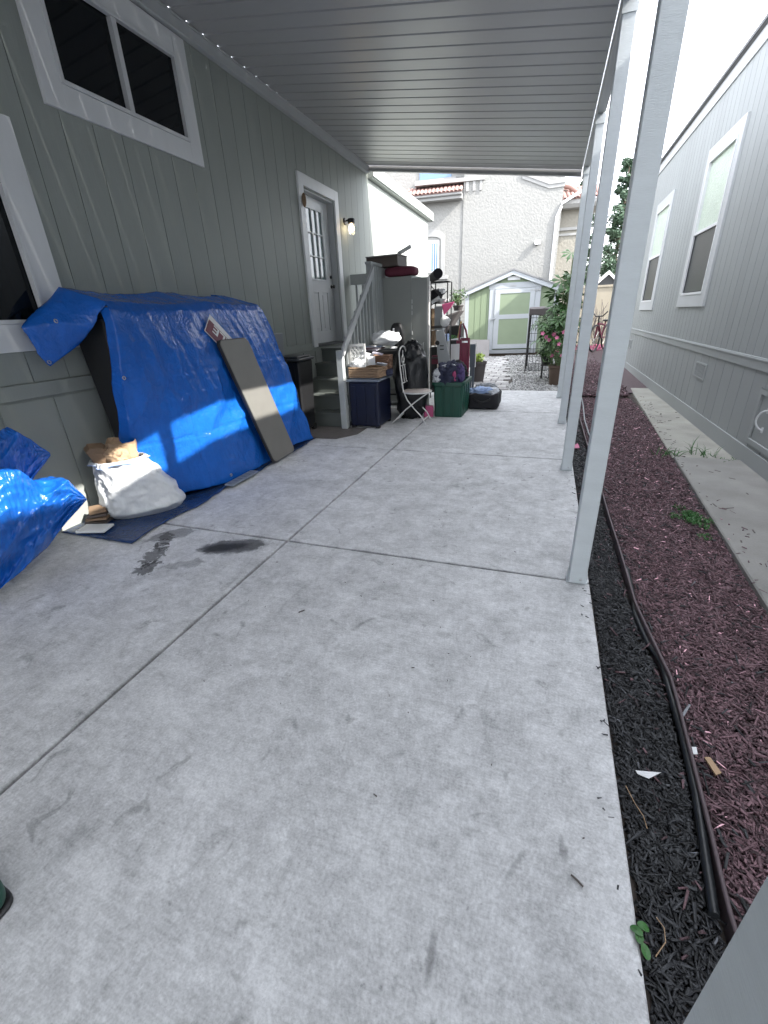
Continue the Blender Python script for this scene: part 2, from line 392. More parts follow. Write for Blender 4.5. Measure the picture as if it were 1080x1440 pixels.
M['teal'] = mat('teal_green', (.02, .36, .22), .45, .1, 6, 40, .1, .002)
M['silver'] = mat('silver_white', (.56, .57, .58), .35, .1, 6, 40, .2, .003)
M['shed_green'] = wood_siding('shed_green', (.225, .28, .185), .07)
M['shed_door'] = mat('shed_door_green', (.235, .29, .195), .6, .08, 3, 50, .1, .002)
M['shed_trim'] = mat('shed_trim', (.42, .445, .47), .5, .05, 3, 40, .1, .002)
M['shingle'] = mat('grey_shingle', (.22, .22, .225), .9, .2, 8, 50, .3, .006)
M['stucco'] = stucco_mat('white_stucco', (.262, .262, .251))
M['stucco_cream'] = stucco_mat('cream_stucco', (.26, .248, .215))
M['stucco_smooth'] = mat('stucco_trim', (.29, .29, .283), .8, .06, 3, 40, .2, .004)
M['clay'] = mat('clay_tile', (.27, .165, .145), .8, .25, 6, 40, .2, .005, orand=.5)
M['block_wall'] = mat('block_wall', (.36, .32, .25), .9, .15, 4, 40, .4, .006)
M['paver'] = mat('paver', (.36, .35, .345), .9, .25, 8, 60, .4, .005, orand=.4)
M['gravel'] = mat('gravel', (.33, .33, .325), .85, .25, 14, 90, .3, .003, tone=True)
M['black_mulch'] = mat('black_mulch', (.021, .022, .024), .6, .3, 20, 130, .5, .003, tone=True)
M['red_mulch'] = mat('red_mulch', (.098, .058, .066), .66, .4, 20, 130, .5, .003, tone=True)
M['edging'] = mat('brown_edging', (.10, .075, .082), .55, .2, 8, 60, .3, .003)
M['hose'] = mat('black_hose', (.014, .016, .018), .4, .2, 14, 90, .4, .003)
M['leaf'] = mat('green_leaf', (.045, .115, .028), .45, .35, 6, 40, .2, .003, orand=.5)
M['leaf_shrub'] = mat('shrub_leaf', (.065, .125, .040), .5, .4, 9, 40, .2, .003)
M['weed'] = mat('weed_leaf', (.050, .150, .040), .5, .4, 20, 60, .2, .002)
M['pine'] = mat('pine_needles', (.045, .085, .050), .7, .45, 1.4, 8, .3, .02)
M['bark'] = mat('bark', (.11, .085, .065), .9, .25, 5, 30, .5, .01, stretch=(6, 6, 1))
M['stem'] = mat('green_stem', (.13, .17, .08), .7, .2, 8, 40, .3, .003)
M['flower'] = mat('pink_flower', (.50, .14, .25), .6, .2, 12, 60, .1, .002, orand=.5)
M['terracotta'] = mat('brown_pot', (.105, .070, .052), .6, .2, 5, 40, .2, .003)
M['rubber'] = mat('rubber', (.02, .02, .02), .7, .1, 8, 60, .2, .002)
M['black_metal'] = mat('black_metal', (.014, .014, .015), .45, .1, 8, 60, .1, .001)
M['bulb'] = mat('lit_bulb', (1, .9, .7), .3, .02, 4, 20, 0, emit=((1, .78, .48), 4))
M['clear_glass'] = glass_mat('lamp_glass', (.5, .5, .5), .05)
M['clog_green'] = mat('clog_green', (.010, .075, .050), .5, .2, 9, 60, .2, .003)
M['brown_felt'] = mat('brown_felt', (.030, .022, .022), .9, .2, 12, 90, .4, .004)
M['mat_grey'] = mat('doormat', (.115, .105, .10), .95, .25, 10, 200, .6, .004)
M['curtain'] = mat('curtain', (.62, .66, .72), .8, .05, 3, 30, .1, .003)
M['win_blue'] = glass_mat('far_glass', (.12, .20, .32), .06)
M['twig'] = mat('twig', (.10, .085, .08), .8, .25, 20, 90, .2, .002)
# translucency: thin lamp glass
_t = M['clear_glass'].node_tree.nodes['Principled BSDF']; _t.inputs['Transmission Weight'].default_value = .95; _t.inputs['Base Color'].default_value = (.95, .95, .95, 1)

# ================================================================== SETTING: ground
g = MB(); g.add([(-300, -300, 0), (300, -300, 0), (300, 300, 0), (-300, 300, 0)], [(0, 1, 2, 3)]); g.v = [v + Vector((0, 0, -.075)) for v in g.v]
tag(obj('ground', g, M['soil'], keep=True), kind='structure')
g = MB(); g.box(-60, 60, -22, -7.02, -.2, -.03); tag(obj('street', g, M['asphalt']), kind='structure')
drive = structure('concrete_driveway', (-1.6, 2, 0))
xs = [(-3.62, -1.698), (-1.682, .38)]; ys = [-7.0, -4.6, -2.3, .0, 2.45, 4.92, 7.40, 9.60]
for a, b in xs:
    for i in range(len(ys) - 1):
        s = MB(); s.box(a, b, ys[i] + .008, ys[i + 1] - .008, -.12, 0); obj('slab', s, M['concrete'], drive, bevel=.005)
s = MB(); s.box(-3.6, .36, -7, 9.58, -.2, -.03); obj('joint_filler', s, M['soil'], drive)
# neighbour's path
npath = structure('side_path', (1.7, 4, 0))
def pedge(y): return 1.25 + .0545 * (y - 2.45)
def path_slab(y0, y1, z):
    s = MB(); s.prism([(pedge(y0), y0), (2.0, y0), (2.0, y1), (pedge(y1), y1)], lambda p, t: (p[0], p[1], t), z - .1, z); return s
for y0, y1, z in ((-4, -1.4, .0), (-1.39, 1.9, .006), (1.91, 5.23, 0.012), (5.265, 8.9, -.012), (8.91, 12.2, -.016)):
    obj('slab', path_slab(y0, y1, z), M['old_concrete' if y0 < 5 else 'pale_concrete'], npath, bevel=.008)
# raised yard ground at the back
s = MB(); s.add([(-8, 9.61, -.03), (8, 9.61, -.03), (8, 24, .12), (-8, 24, .12)], [(0, 1, 2, 3)]); tag(obj('back_yard', s, M['soil'], keep=True), kind='structure')
def yz(y): return -.03 + .15 * max(0, (y - 9.61)) / 14.4

# loose chips and stones
def chips(name, m, xy, L0, W0, T0, zf, tilt=.28, tones=(.5, 1.6), light=.015):
    n = len(xy); xy = np.asarray(xy)
    Ls = nrs.gamma(2.2, L0 / 2.2, n) + L0 * .3; Ls[nrs.rand(n) < .05] *= 1.8; Ws = W0 * nrs.uniform(.5, 1.5, n); Ts = T0 * nrs.uniform(.5, 1.4, n)
    yaw = nrs.uniform(0, 2 * np.pi, n); pit = nrs.normal(0, tilt, n); rol = nrs.normal(0, tilt, n)
    z = zf + nrs.uniform(0, 1, n) * .022
    base = np.array([(-1, -1, -1), (1, -1, -1), (1, 1, -1), (-1, 1, -1), (-1, -1, 1), (1, -1, 1), (1, 1, 1), (-1, 1, 1)], float) / 2
    loc = base[None] * np.stack([Ls, Ws, Ts], 1)[:, None, :]
    end = nrs.uniform(.3, 1.1, (n, 2)); loc[:, [0, 3, 4, 7], 1] *= end[:, :1]; loc[:, [1, 2, 5, 6], 1] *= end[:, 1:]
    loc[:, [2, 6], 0] -= (Ls * nrs.uniform(0, .25, n))[:, None]
    bend = nrs.normal(0, .08, n) * Ls
    def rot(v, c, s_, i, j):
        a = v[..., i] * c[:, None] - v[..., j] * s_[:, None]; b = v[..., i] * s_[:, None] + v[..., j] * c[:, None]; v[..., i] = a; v[..., j] = b
    rot(loc, np.cos(rol), np.sin(rol), 1, 2); rot(loc, np.cos(pit), np.sin(pit), 0, 2); rot(loc, np.cos(yaw), np.sin(yaw), 0, 1)
    loc += np.stack([xy[:, 0], xy[:, 1], z], 1)[:, None, :]
    tn = nrs.uniform(tones[0], tones[1], n); tn[nrs.rand(n) < light] *= 5
    mesh_np(name, m, loc, np.array([(3, 2, 1, 0), (4, 5, 6, 7), (0, 1, 5, 4), (1, 2, 6, 5), (2, 3, 7, 6), (3, 0, 4, 7)]), tn)
def mesh_np(name, m, loc, faces, tn, smooth=False):
    n, k = loc.shape[:2]; nf, q = faces.shape
    me = bpy.data.meshes.new(name); me.vertices.add(n * k); me.vertices.foreach_set('co', loc.reshape(-1).astype(np.float32))
    idx = (faces[None] + (np.arange(n) * k)[:, None, None]).reshape(-1)
    me.loops.add(len(idx)); me.loops.foreach_set('vertex_index', idx.astype(np.int32))
    me.polygons.add(n * nf); me.polygons.foreach_set('loop_start', (np.arange(n * nf) * q).astype(np.int32))
    me.update(calc_edges=True)
    if smooth: me.polygons.foreach_set('use_smooth', [True] * (n * nf))
    at = me.attributes.new('tone', 'FLOAT', 'POINT'); at.data.foreach_set('value', np.repeat(tn, k).astype(np.float32))
    me.materials.append(m); me.validate(); o = bpy.data.objects.new(name, me); COL.objects.link(o); return o
def edge_x(y):
    P = [(-4, .60), (.9, .614), (1.07, .627), (1.73, .655), (2.29, .60), (4.04, .585), (5.6, .57), (7.5, .56), (9.5, .50), (12, .45), (18, .4)]
    for (a, xa), (b, xb) in zip(P, P[1:]):
        if a <= y <= b: return xa + (xb - xa) * (y - a) / (b - a)
    return .5
def scatter(dens, y0, y1, xa, xb):
    n = int(dens * (y1 - y0) * 1.6); ys_ = nrs.uniform(y0, y1, n); out = []
    for y in ys_:
        x = nrs.uniform(-.1, 1.5)
        if xa(y) < x < xb(y): out.append((x, y))
    return out
bx0 = lambda y: .40; bx1 = lambda y: edge_x(y) - .02
rx0 = lambda y: edge_x(y) + .03
def rx1(y): return min(pedge(y) + .01, 1.97) if y < 12.25 else 1.95
s = MB(); s.add([(.38, -4, -.05), (2.0, -4, -.05), (2.0, 9.62, -.05), (.38, 9.62, -.05)], [(0, 1, 2, 3)]); tag(obj('mulch_bed', s, M['soil'], keep=True), kind='structure')
black = scatter(19000, .2, 3.6, bx0, bx1); black_f = scatter(7500, 3.6, 10, bx0, bx1) + scatter(3500, -2.5, .2, bx0, bx1)
chips('black_mulch', M['black_mulch'], black, .022, .0078, .003, -.048, tones=(.45, 2.6), light=.004)
bpy.data.objects['black_mulch']['kind'] = 'stuff'
chips('black_mulch', M['black_mulch'], black_f, .034, .011, .005, -.048, tones=(.45, 2.2), light=.004)
red = scatter(18000, .7, 3.8, rx0, rx1); red2 = scatter(9000, 3.8, 9, rx0, rx1) + scatter(3000, -2.5, .7, rx0, rx1); red3 = scatter(2300, 9, 19.5, rx0, rx1)
chips('red_mulch', M['red_mulch'], red, .026, .0075, .003, -.045, tones=(.35, 2.5))
chips('red_mulch', M['red_mulch'], red2, .031, .0085, .004, -.045, tones=(.35, 2.5))
r3 = np.array(red3); chips('red_mulch', M['red_mulch'], red3, .055, .018, .008, yz(14) - .01 + 0 * r3[0, 0], tones=(.5, 1.7))
def stray(n, y0, y1, xa, xb): return [(xa(y) + (xb(y) - xa(y)) * nrs.rand() ** 1.8, y) for y in nrs.uniform(y0, y1, n)]
chips('black_mulch', M['black_mulch'], stray(700, .6, 9, rx0, rx1), .026, .009, .004, -.030, tones=(.6, 3))
chips('red_mulch', M['red_mulch'], stray(260, .3, 9, lambda y: bx1(y), bx0), .024, .008, .004, -.033, tones=(.5, 2))
chips('red_mulch', M['red_mulch'], stray(110, 1.5, 9, lambda y: pedge(y) + .005, lambda y: pedge(y) + .16), .024, .008, .003, .010, tilt=.05, tones=(.5, 1.6))
chips('black_mulch', M['black_mulch'], stray(60, .5, 9, lambda y: .372, lambda y: .30), .014, .005, .002, .001, tilt=.03, tones=(.8, 2))
for o in bpy.data.objects:
    if o.name.startswith(('black_mulch', 'red_mulch')): o['kind'] = 'stuff'
s = MB(); s.add([(.42, 9.6, -.022), (2.0, 9.6, -.022), (2.0, 19.6, yz(19.6) + .012), (.42, 19.6, yz(19.6) + .012)], [(0, 1, 2, 3)]); tag(obj('back_mulch_bed', s, M['red_mulch'], keep=True), kind='structure')
_at = bpy.data.objects['back_mulch_bed'].data.attributes.new('tone', 'FLOAT', 'POINT'); _at.data.foreach_set('value', [.7] * 4)
# gravel
PHI = (1 + 5 ** .5) / 2
ico = np.array([(-1, PHI, 0), (1, PHI, 0), (-1, -PHI, 0), (1, -PHI, 0), (0, -1, PHI), (0, 1, PHI), (0, -1, -PHI), (0, 1, -PHI), (PHI, 0, -1), (PHI, 0, 1), (-PHI, 0, -1), (-PHI, 0, 1)]) / 1.9
icf = np.array([(0, 11, 5), (0, 5, 1), (0, 1, 7), (0, 7, 10), (0, 10, 11), (1, 5, 9), (5, 11, 4), (11, 10, 2), (10, 7, 6), (7, 1, 8), (3, 9, 4), (3, 4, 2), (3, 2, 6), (3, 6, 8), (3, 8, 9), (4, 9, 5), (2, 4, 11), (6, 2, 10), (8, 6, 7), (9, 8, 1)])
pts = []
while len(pts) < 9000:
    x = nrs.uniform(-1.35, .5); y = 9.62 + 7.2 * nrs.rand() ** 1.5
    if x > -.62 - .10 * (y - 9.6) + .08 * math.sin(y * 3): pts.append((x, y))
pts = np.array(pts); n = len(pts)
loc = ico[None] * (nrs.uniform(.010, .024, n)[:, None, None]) * nrs.uniform(.65, 1.25, (n, 1, 3)) * nrs.uniform(.85, 1.15, (n, 12, 1))
a = nrs.uniform(0, 6.28, n); x_ = loc[..., 0] * np.cos(a)[:, None] - loc[..., 1] * np.sin(a)[:, None]; y_ = loc[..., 0] * np.sin(a)[:, None] + loc[..., 1] * np.cos(a)[:, None]
loc[..., 0] = x_; loc[..., 1] = y_
loc += np.stack([pts[:, 0], pts[:, 1], -.012 + .15 * (pts[:, 1] - 9.61) / 14.4 + nrs.uniform(0, .02, n)], 1)[:, None, :]
tag(mesh_np('gravel', M['gravel'], loc, icf, nrs.uniform(.45, 1.7, n), True), kind='stuff')
# brick paving
pav = structure('brick_path', (-1.4, 13, 0))
bm_ = MB(); bm_.box(-.142, .142, -.142, .142, -.03, .03); brick_me = mesh_of(bm_, 'brick', M['paver'], bevel=.012)
nb = 0; row = 0; y = 9.78
while y < 16.6:
    x = -2.55 + (.15 if row % 2 else 0)
    while x < -.62 - .10 * (y - 9.6) and nb < 300:
        inst(brick_me, 'brick', pav, Matrix.Translation((x, y, yz(y) + .006 + rnd.uniform(-.004, .004))) @ Matrix.Rotation(rnd.uniform(-.02, .02), 4, 'Z') @ Matrix.Rotation(rnd.uniform(-.02, .02), 4, 'X'))
        x += .30; nb += 1
    y += .30; row += 1

# edging and hose along the bed
def curve_pts(fn, y0, y1, n): return [fn(y0 + (y1 - y0) * i / n) for i in range(n + 1)]
e = thing('landscape_edging', 'brown plastic edging strip with rounded top between black and red mulch', 'garden edging', (.6, 3, -.05))
st = MB()
for a, b in zip(curve_pts(lambda y: Vector((edge_x(y), y, 0)), -2, 9.5, 90), curve_pts(lambda y: Vector((edge_x(y), y, 0)), -2, 9.5, 90)[1:]):
    st.add([(a.x - .004, a.y, -.06), (a.x + .004, a.y, -.06), (a.x + .004, a.y, .012), (a.x - .004, a.y, .012), (b.x - .004, b.y, -.06), (b.x + .004, b.y, -.06), (b.x + .004, b.y, .012), (b.x - .004, b.y, .012)],
           [(0, 3, 7, 4), (1, 5, 6, 2), (2, 6, 7, 3)])
obj('strip', st, M['edging'], e)
st = MB(); st.tube(curve_pts(lambda y: Vector((edge_x(y) + .001, y, .014 + .004 * math.sin(y * 5))), -2, 9.5, 120), .007, 8); obj('bead', st, M['edging'], e, smooth=60)
h = MB(); hp = [pZ(u, v, -.01) for u, v in ((1012, 1290), (1000, 1215), (985, 1120), (965, 1035), (942, 958), (936, 935))] + [pZ(u, v, -.022) for u, v in ((915, 905), (897, 865), (892, 830), (884, 800))]
hq = []
for a, b in zip(hp, hp[1:]): hq += [a.lerp(b, k / 8) for k in range(8)]
hq = [Vector((p.x - .012, p.y, p.z)) for p in hq]
h.tube(hq + [hp[-1] - Vector((.012, 0, 0))], .0135, 10); tag(obj('drip_hose', h, M['hose'], smooth=60), 'black ribbed hose lying along the brown edging in dark mulch', 'hose')
h = MB(); hp = [pZ(u, v, -.01) for u, v in ((838, 628), (828, 610), (822, 590), (820, 570), (817, 556))]; h.tube(hp, .010, 8)
tag(obj('irrigation_line', h, M['grey_plastic'], smooth=60), 'thin grey irrigation line curving behind the carport posts', 'pipe')

# ================================================================== buildings
def split_rects(y0, y1, z0, z1, ops):
    cuts = sorted({y0, y1, *[q for o in ops for q in o[:2] if y0 < q < y1]})
    out = []
    for a, b in zip(cuts, cuts[1:]):
        mid = (a + b) / 2; zz = [(z0, z1)]
        for oy0, oy1, oz0, oz1 in ops:
            if oy0 < mid < oy1:
                nz = []
                for p, q in zz:
                    if oz0 > p: nz.append((p, min(q, oz0)))
                    if oz1 < q: nz.append((max(p, oz1), q))
                zz = [t for t in nz if t[1] - t[0] > 1e-4]
        out += [(a, b, p, q) for p, q in zz]
    return out
def siding(wall, X, s, y0, y1, z0, z1, wd, ops, m, phase=0, gap=.0055, th=.0135):
    y = y0 + phase - wd if phase else y0
    while y < y1 - .02:
        a, b = max(y0, y + gap / 2), min(y1, y + wd - gap / 2)
        if b - a > .02:
            xa, xb = sorted((X, X - s * th)); rs = split_rects(a, b, z0, z1, ops); grp = []
            for r in rs:
                hit = [q for q in grp if any(abs(r[0] - k[1]) < 1e-6 and min(r[3], k[3]) - max(r[2], k[2]) > 1e-6 for k in q)]
                for q in hit: grp.remove(q)
                grp.append(sum(hit, []) + [r])
            for q in grp:
                mb = MB()
                for r in q: mb.box(xa, xb, *r)
                obj('siding_board', mb, m, wall)
        y += wd
def wall_body(parent, X, s, y0, y1, z0, z1, ops, m, th=.1, inset=.010):
    mb = MB()
    for r in split_rects(y0, y1, z0, z1, ops):
        xa, xb = sorted((X - s * inset, X - s * th)); mb.box(xa, xb, *r)
    return obj('wall', mb, m, parent)
def casing(name, X, s, y0, y1, z0, z1, w, th, m, parent, bottom=True, bevel=.003):
    """square casing, butt jointed, proud of the wall face X by th"""
    out = None
    xa, xb = sorted((X - s * .006, X + s * th)); mb = MB()
    mb.box(xa, xb, y0, y0 + w, z0, z1); mb.box(xa, xb, y1 - w, y1, z0, z1)
    mb.box(xa, xb, y0 + w, y1 - w, z1 - w, z1)
    if bottom: mb.box(xa, xb, y0 + w, y1 - w, z0, z0 + w)
    return obj(name, mb, m, parent, bevel=bevel)
def room(X, s, y0, y1, z0, z1, d, parent, name='room_recess'):
    xa, xb = sorted((X - s * .06, X - s * d)); mb = MB()
    fx = xa if s > 0 else xb; nx = xb if s > 0 else xa
    P = lambda x, y, z: (x, y, z)
    mb.add([P(fx, y0, z0), P(fx, y1, z0), P(fx, y1, z1), P(fx, y0, z1), P(nx, y0, z0), P(nx, y1, z0), P(nx, y1, z1), P(nx, y0, z1)], [(0, 1, 2, 3), (0, 1, 5, 4), (2, 3, 7, 6), (1, 2, 6, 5), (0, 3, 7, 4)])
    return obj(name, mb, M['dark_room'], parent, keep=True)

# ---- house on the left
LX = -3.6
hl = thing('sage_house', 'sage green sided house along the left with carport roof and door', 'house', (-6, 5, 0))
win_hi = (3.23, 4.52, 3.18, 3.80); win_lo = (.9, 2.52, 1.58, 2.62); dop = (6.85, 7.94, 1.10, 3.27)
ops = [win_hi, win_lo, dop]
wl = wall_body(hl, LX, 1, -14, 14.4, 1.02, 4.1, ops, M['sage'])
siding(wl, LX, 1, -4, 14.4, 1.16, 4.1, .28, ops, M['sage'], phase=.14)
sk = MB(); sk.box(LX - .1, LX - .012, -14, 14.4, -.1, 1.015); sk = obj('skirting', sk, M['sage'], hl)
y = -4
while y < 14.3:
    mb = MB(); mb.box(LX - .016, LX - .004, y + .006, min(14.4, y + .39), -.05, 1.03); obj('skirt_board', mb, M['sage_trim'], sk); y += .40
mb = MB()
for r in split_rects(-4, 14.4, 1.05, 1.155, [(6.70, 8.12, .9, 2)]): mb.box(LX - .012, LX + .014, *r)
obj('belt_board', mb, M['sage_trim'], hl, bevel=.003)
mb = MB(); mb.box(-9.6, LX - .2, -14, 14.38, -.1, 4.0); obj('house_core', mb, M['sage'], hl)
mb = MB(); mb.box(-9.6, LX, 14.39, 14.42, -.1, 4.1); obj('end_wall', mb, M['sage'], hl)
# roof and fascia
mb = MB(); mb.prism([(-9.9, 4.11), (LX - .02, 4.11), (LX - .02, 4.15), (-6.7, 4.70), (-9.9, 4.3)], lambda p, t: (p[0], t, p[1]), -14.2, 9.6); mb.prism([(-9.9, 4.14), (LX + .10, 4.14), (LX + .10, 4.19), (-6.7, 4.75), (-9.9, 4.3)], lambda p, t: (p[0], t, p[1]), 9.6, 14.65); obj('roof', mb, M['shingle'], hl)
mb = MB(); mb.box(LX + .0, LX + .10, 9.62, 14.6, 3.95, 4.135); mb.box(LX + .10, LX + .125, 9.62, 14.6, 3.97, 4.15); obj('fascia', mb, M['sage_trim'], hl, bevel=.004)
# high slider window
wf = casing('window', LX, 1, 3.04, 4.705, 3.0, 3.985, .165, .028, M['white_trim'], hl)
fr = casing('window_frame', LX, 1, 3.205, 4.54, 3.165, 3.82, .028, .040, M['white_paint'], wf, bevel=.002)
mb = MB(); mb.box(LX - .03, LX + .030, 3.835, 3.885, 3.193, 3.79); obj('mullion', mb, M['white_paint'], wf, bevel=.002)
mb = MB(); mb.box(LX - .022, LX - .016, 3.233, 3.835, 3.19, 3.80); obj('pane', mb, M['glass'], wf)
mb = MB(); mb.box(LX - .004, LX + .002, 3.886, 4.512, 3.193, 3.79); obj('pane', mb, M['glass'], wf)
mb = MB(); mb.box(LX - .03, LX - .01, 3.235, 3.262, 3.19, 3.80); mb.box(LX - .03, LX - .01, 3.262, 3.83, 3.19, 3.215); obj('sash', mb, M['black_plastic'], wf)
# low window by the tarp
wf = casing('window', LX, 1, .7, 2.728, 1.375, 2.83, .185, .028, M['white_trim'], hl)
fr = casing('window_frame', LX, 1, .885, 2.543, 1.56, 2.645, .026, .038, M['white_paint'], wf, bevel=.002)
mb = MB(); mb.box(LX - .022, LX - .014, .90, 2.52, 1.58, 2.62); obj('pane', mb, M['glass'], wf)
# door
df = casing('door', LX, 1, 6.73, 8.09, 1.09, 3.43, .145, .03, M['white_trim'], hl, bottom=False)
mb = MB(); mb.box(LX - .16, LX - .008, 6.852, 6.868, 1.10, 3.27); mb.box(LX - .16, LX - .008, 7.918, 7.936, 1.10, 3.27); mb.box(LX - .16, LX - .008, 6.868, 7.918, 3.25, 3.268); obj('jamb', mb, M['white_trim2'], df)
DX = LX - .115
mb = MB(); gl = (7.15, 7.68, 2.12, 3.09)
for r in split_rects(6.875, 7.91, 1.13, 3.245, [gl, (7.12, 7.34, 1.32, 1.92), (7.46, 7.68, 1.32, 1.92)]): mb.box(DX - .045, DX, *r)
obj('door_slab', mb, M['white_paint'], df)
for a in (7.12, 7.46):
    mb = MB(); mb.box(DX - .03, DX - .012, a, a + .22, 1.32, 1.92); mb.box(DX - .013, DX - .003, a + .03, a + .19, 1.36, 1.88); obj('panel', mb, M['white_paint'], df, bevel=.004)
mb = MB(); mb.box(DX - .03, DX - .02, *gl); obj('pane', mb, M['door_glass'], df)
mb = MB()
for k in (1, 2):
    mb.box(DX - .02, DX + .002, gl[0] + k * .1767 - .009, gl[0] + k * .1767 + .009, gl[2], gl[3])
    zc = gl[2] + k * .3233
    for j in range(3): mb.box(DX - .0199, DX + .002, gl[0] + j * .1767 + (.0092 if j else 0), gl[0] + (j + 1) * .1767 - (.0092 if j < 2 else 0), zc - .009, zc + .009)
obj('glazing_bar', mb, M['white_paint'], df)
mb = MB(); mb.box(DX + .001, DX + .012, gl[0] - .02, gl[1] + .02, gl[2] - .03, gl[2] - .003); obj('glass_sill', mb, M['white_paint'], df)
ax = Matrix.Rotation(RAD(90), 3, 'Y')
mb = MB(); mb.lathe([(.028, 0), (.028, .008), (.012, .012), (.012, .035), (.027, .045), (.03, .06), (.02, .07), (.002, .072)], (DX, 7.845, 2.02), 14, ax); obj('knob', mb, M['black_metal'], df, smooth=40)
mb = MB(); mb.lathe([(.026, 0), (.026, .018), (.02, .022), (.002, .023)], (DX, 7.845, 2.17), 14, ax); obj('deadbolt', mb, M['black_metal'], df, smooth=40)
mb = MB(); mb.box(LX - .16, LX + .02, 6.88, 7.91, 1.085, 1.125); obj('threshold', mb, M['dark_grey_plastic'], df)
mb = MB(); mb.blob((LX + .03 + .03, 6.80, 3.09), (.03, .035, .09), 12, 8); tag(obj('door_ornament', mb, M['cardboard'], smooth=60), 'small brown ornament hanging on the left door casing', 'ornament')
mb = MB(); mb.tube([(LX + .035, 6.80, 3.18), (LX + .05, 6.80, 3.2), (LX + .035, 6.80, 3.22)], .004, 6)
# lamp beside door
lp = thing('wall_lamp', 'black wall lamp with lit bulb right of the door', 'lamp', (LX, 8.38, 3.05))
mb = MB(); mb.lathe([(.055, 0), (.055, .02), (.05, .025), (.002, .026)], (LX, 8.36, 3.06), 16, ax); obj('back_plate', mb, M['black_metal'], lp, smooth=40)
mb = MB(); mb.tube([(LX + .02, 8.36, 3.06), (LX + .08, 8.36, 3.08), (LX + .13, 8.36, 3.075)], .012, 8); obj('arm', mb, M['black_metal'], lp, smooth=50)
mb = MB(); mb.lathe([(.002, .035), (.06, .03), (.065, .02), (.065, -.04), (.05, -.045), (.002, -.045)], (LX + .13, 8.36, 3.06), 18); obj('cap', mb, M['black_metal'], lp, smooth=40)
mb = MB(); mb.lathe([(.05, -.05), (.055, -.09), (.052, -.17), (.045, -.20)], (LX + .13, 8.36, 3.06), 18, cap=False); obj('lamp_shade', mb, M['clear_glass'], lp, smooth=60)
mb = MB(); mb.lathe([(.012, -.046), (.014, -.07), (.03, -.10), (.033, -.125), (.02, -.15), (.002, -.158)], (LX + .13, 8.36, 3.06), 14); obj('bulb', mb, M['bulb'], lp, smooth=60)

# ---- neighbour's house on the right
RX = 2.0
hr = thing('grey_house', 'pale grey sided house along the right with white trimmed windows', 'house', (5, 7, 0))
w1 = (7.93, 9.06, 1.63, 3.38); w2 = (11.42, 12.6, 1.58, 3.32); hatch = (3.9, 5.27, .20, .73)
wr = wall_body(hr, RX, -1, -14, 17.6, .95, 4.348, [w1, w2], M['grey_siding'])
siding(wr, RX, -1, -4, 17.6, .985, 4.17, .2, [w1, w2], M['grey_siding'], phase=.1, gap=.008, th=.013)
mb = MB()
for r in split_rects(-14, 17.6, -.08, .95, [(4.0, 5.2, .2, .73)]): mb.box(RX + .010, RX + .1, *r)
skr = obj('skirting', mb, M['grey_siding'], hr)
siding(skr, RX, -1, -4, 17.6, .16, .87, .3, [(3.9, 5.27, .20, .73)], M['grey_siding'], phase=.2, gap=.010, th=.013)
mb = MB(); mb.box(RX - .016, RX + .012, -4, 17.6, .87, .985); mb.box(RX - .024, RX - .0165, -4, 17.6, .955, .975); obj('belt_board', mb, M['grey_trim'], hr, bevel=.003)
mb = MB(); mb.box(RX - .014, RX + .012, -4, 17.6, -.05, .16); obj('base_board', mb, M['grey_trim'], hr, bevel=.003)
mb = MB(); mb.box(RX - .02, RX + .012, -14, 17.6, 4.17, 4.345); obj('frieze_board', mb, M['white_trim2'], hr, bevel=.004)
mb = MB(); mb.box(RX + .2, 8, -14, 17.58, -.08, 4.3); obj('house_core', mb, M['grey_siding'], hr)
mb = MB(); mb.prism([(RX - .05, 4.35), (RX - .05, 4.385), (5, 4.9), (8.2, 4.40), (8.2, 4.35)], lambda p, t: (p[0], t, p[1]), -14.2, 17.75); obj('roof', mb, M['shingle'], hr)
mb = MB(); mb.box(RX - .068, RX - .052, -14.2, 17.75, 4.35, 4.393); obj('drip_edge', mb, M['dark_grey_plastic'], hr)
def tall_window(y0, y1, z0, z1, w_, zm):
    wf = casing('window', RX, -1, y0, y1, z0, z1, w_, .026, M['white_trim2'], hr)
    a, b, c, d = y0 + w_, y1 - w_, z0 + w_, z1 - w_
    casing('window_frame', RX, -1, a, b, c, d, .03, .034, M['white_paint'], wf, bevel=.002)
    mb = MB(); mb.box(RX - .03, RX + .03, a + .03, b - .03, zm - .02, zm + .02); obj('meeting_rail', mb, M['white_paint'], wf, bevel=.002)
    mb = MB(); mb.box(RX + .004, RX + .012, a + .028, b - .028, zm + .02, d - .028); obj('pane', mb, M['privacy'], wf)
    mb = MB(); mb.box(RX - .004, RX + .003, a + .03, b - .03, c + .03, zm - .02); obj('insect_screen', mb, M['screen'], wf)
    mb = MB(); mb.box(RX - .012, RX - .004, a + .03, a + .05, c + .03, zm - .021); mb.box(RX - .012, RX - .004, b - .05, b - .03, c + .03, zm - .021); mb.box(RX - .012, RX - .004, a + .05, b - .05, c + .03, c + .05); obj('screen_frame', mb, M['dark_grey_plastic'], wf)
tall_window(7.74, 9.22, 1.45, 3.55, .165, 2.46)
tall_window(11.25, 12.78, 1.40, 3.48, .165, 2.43)
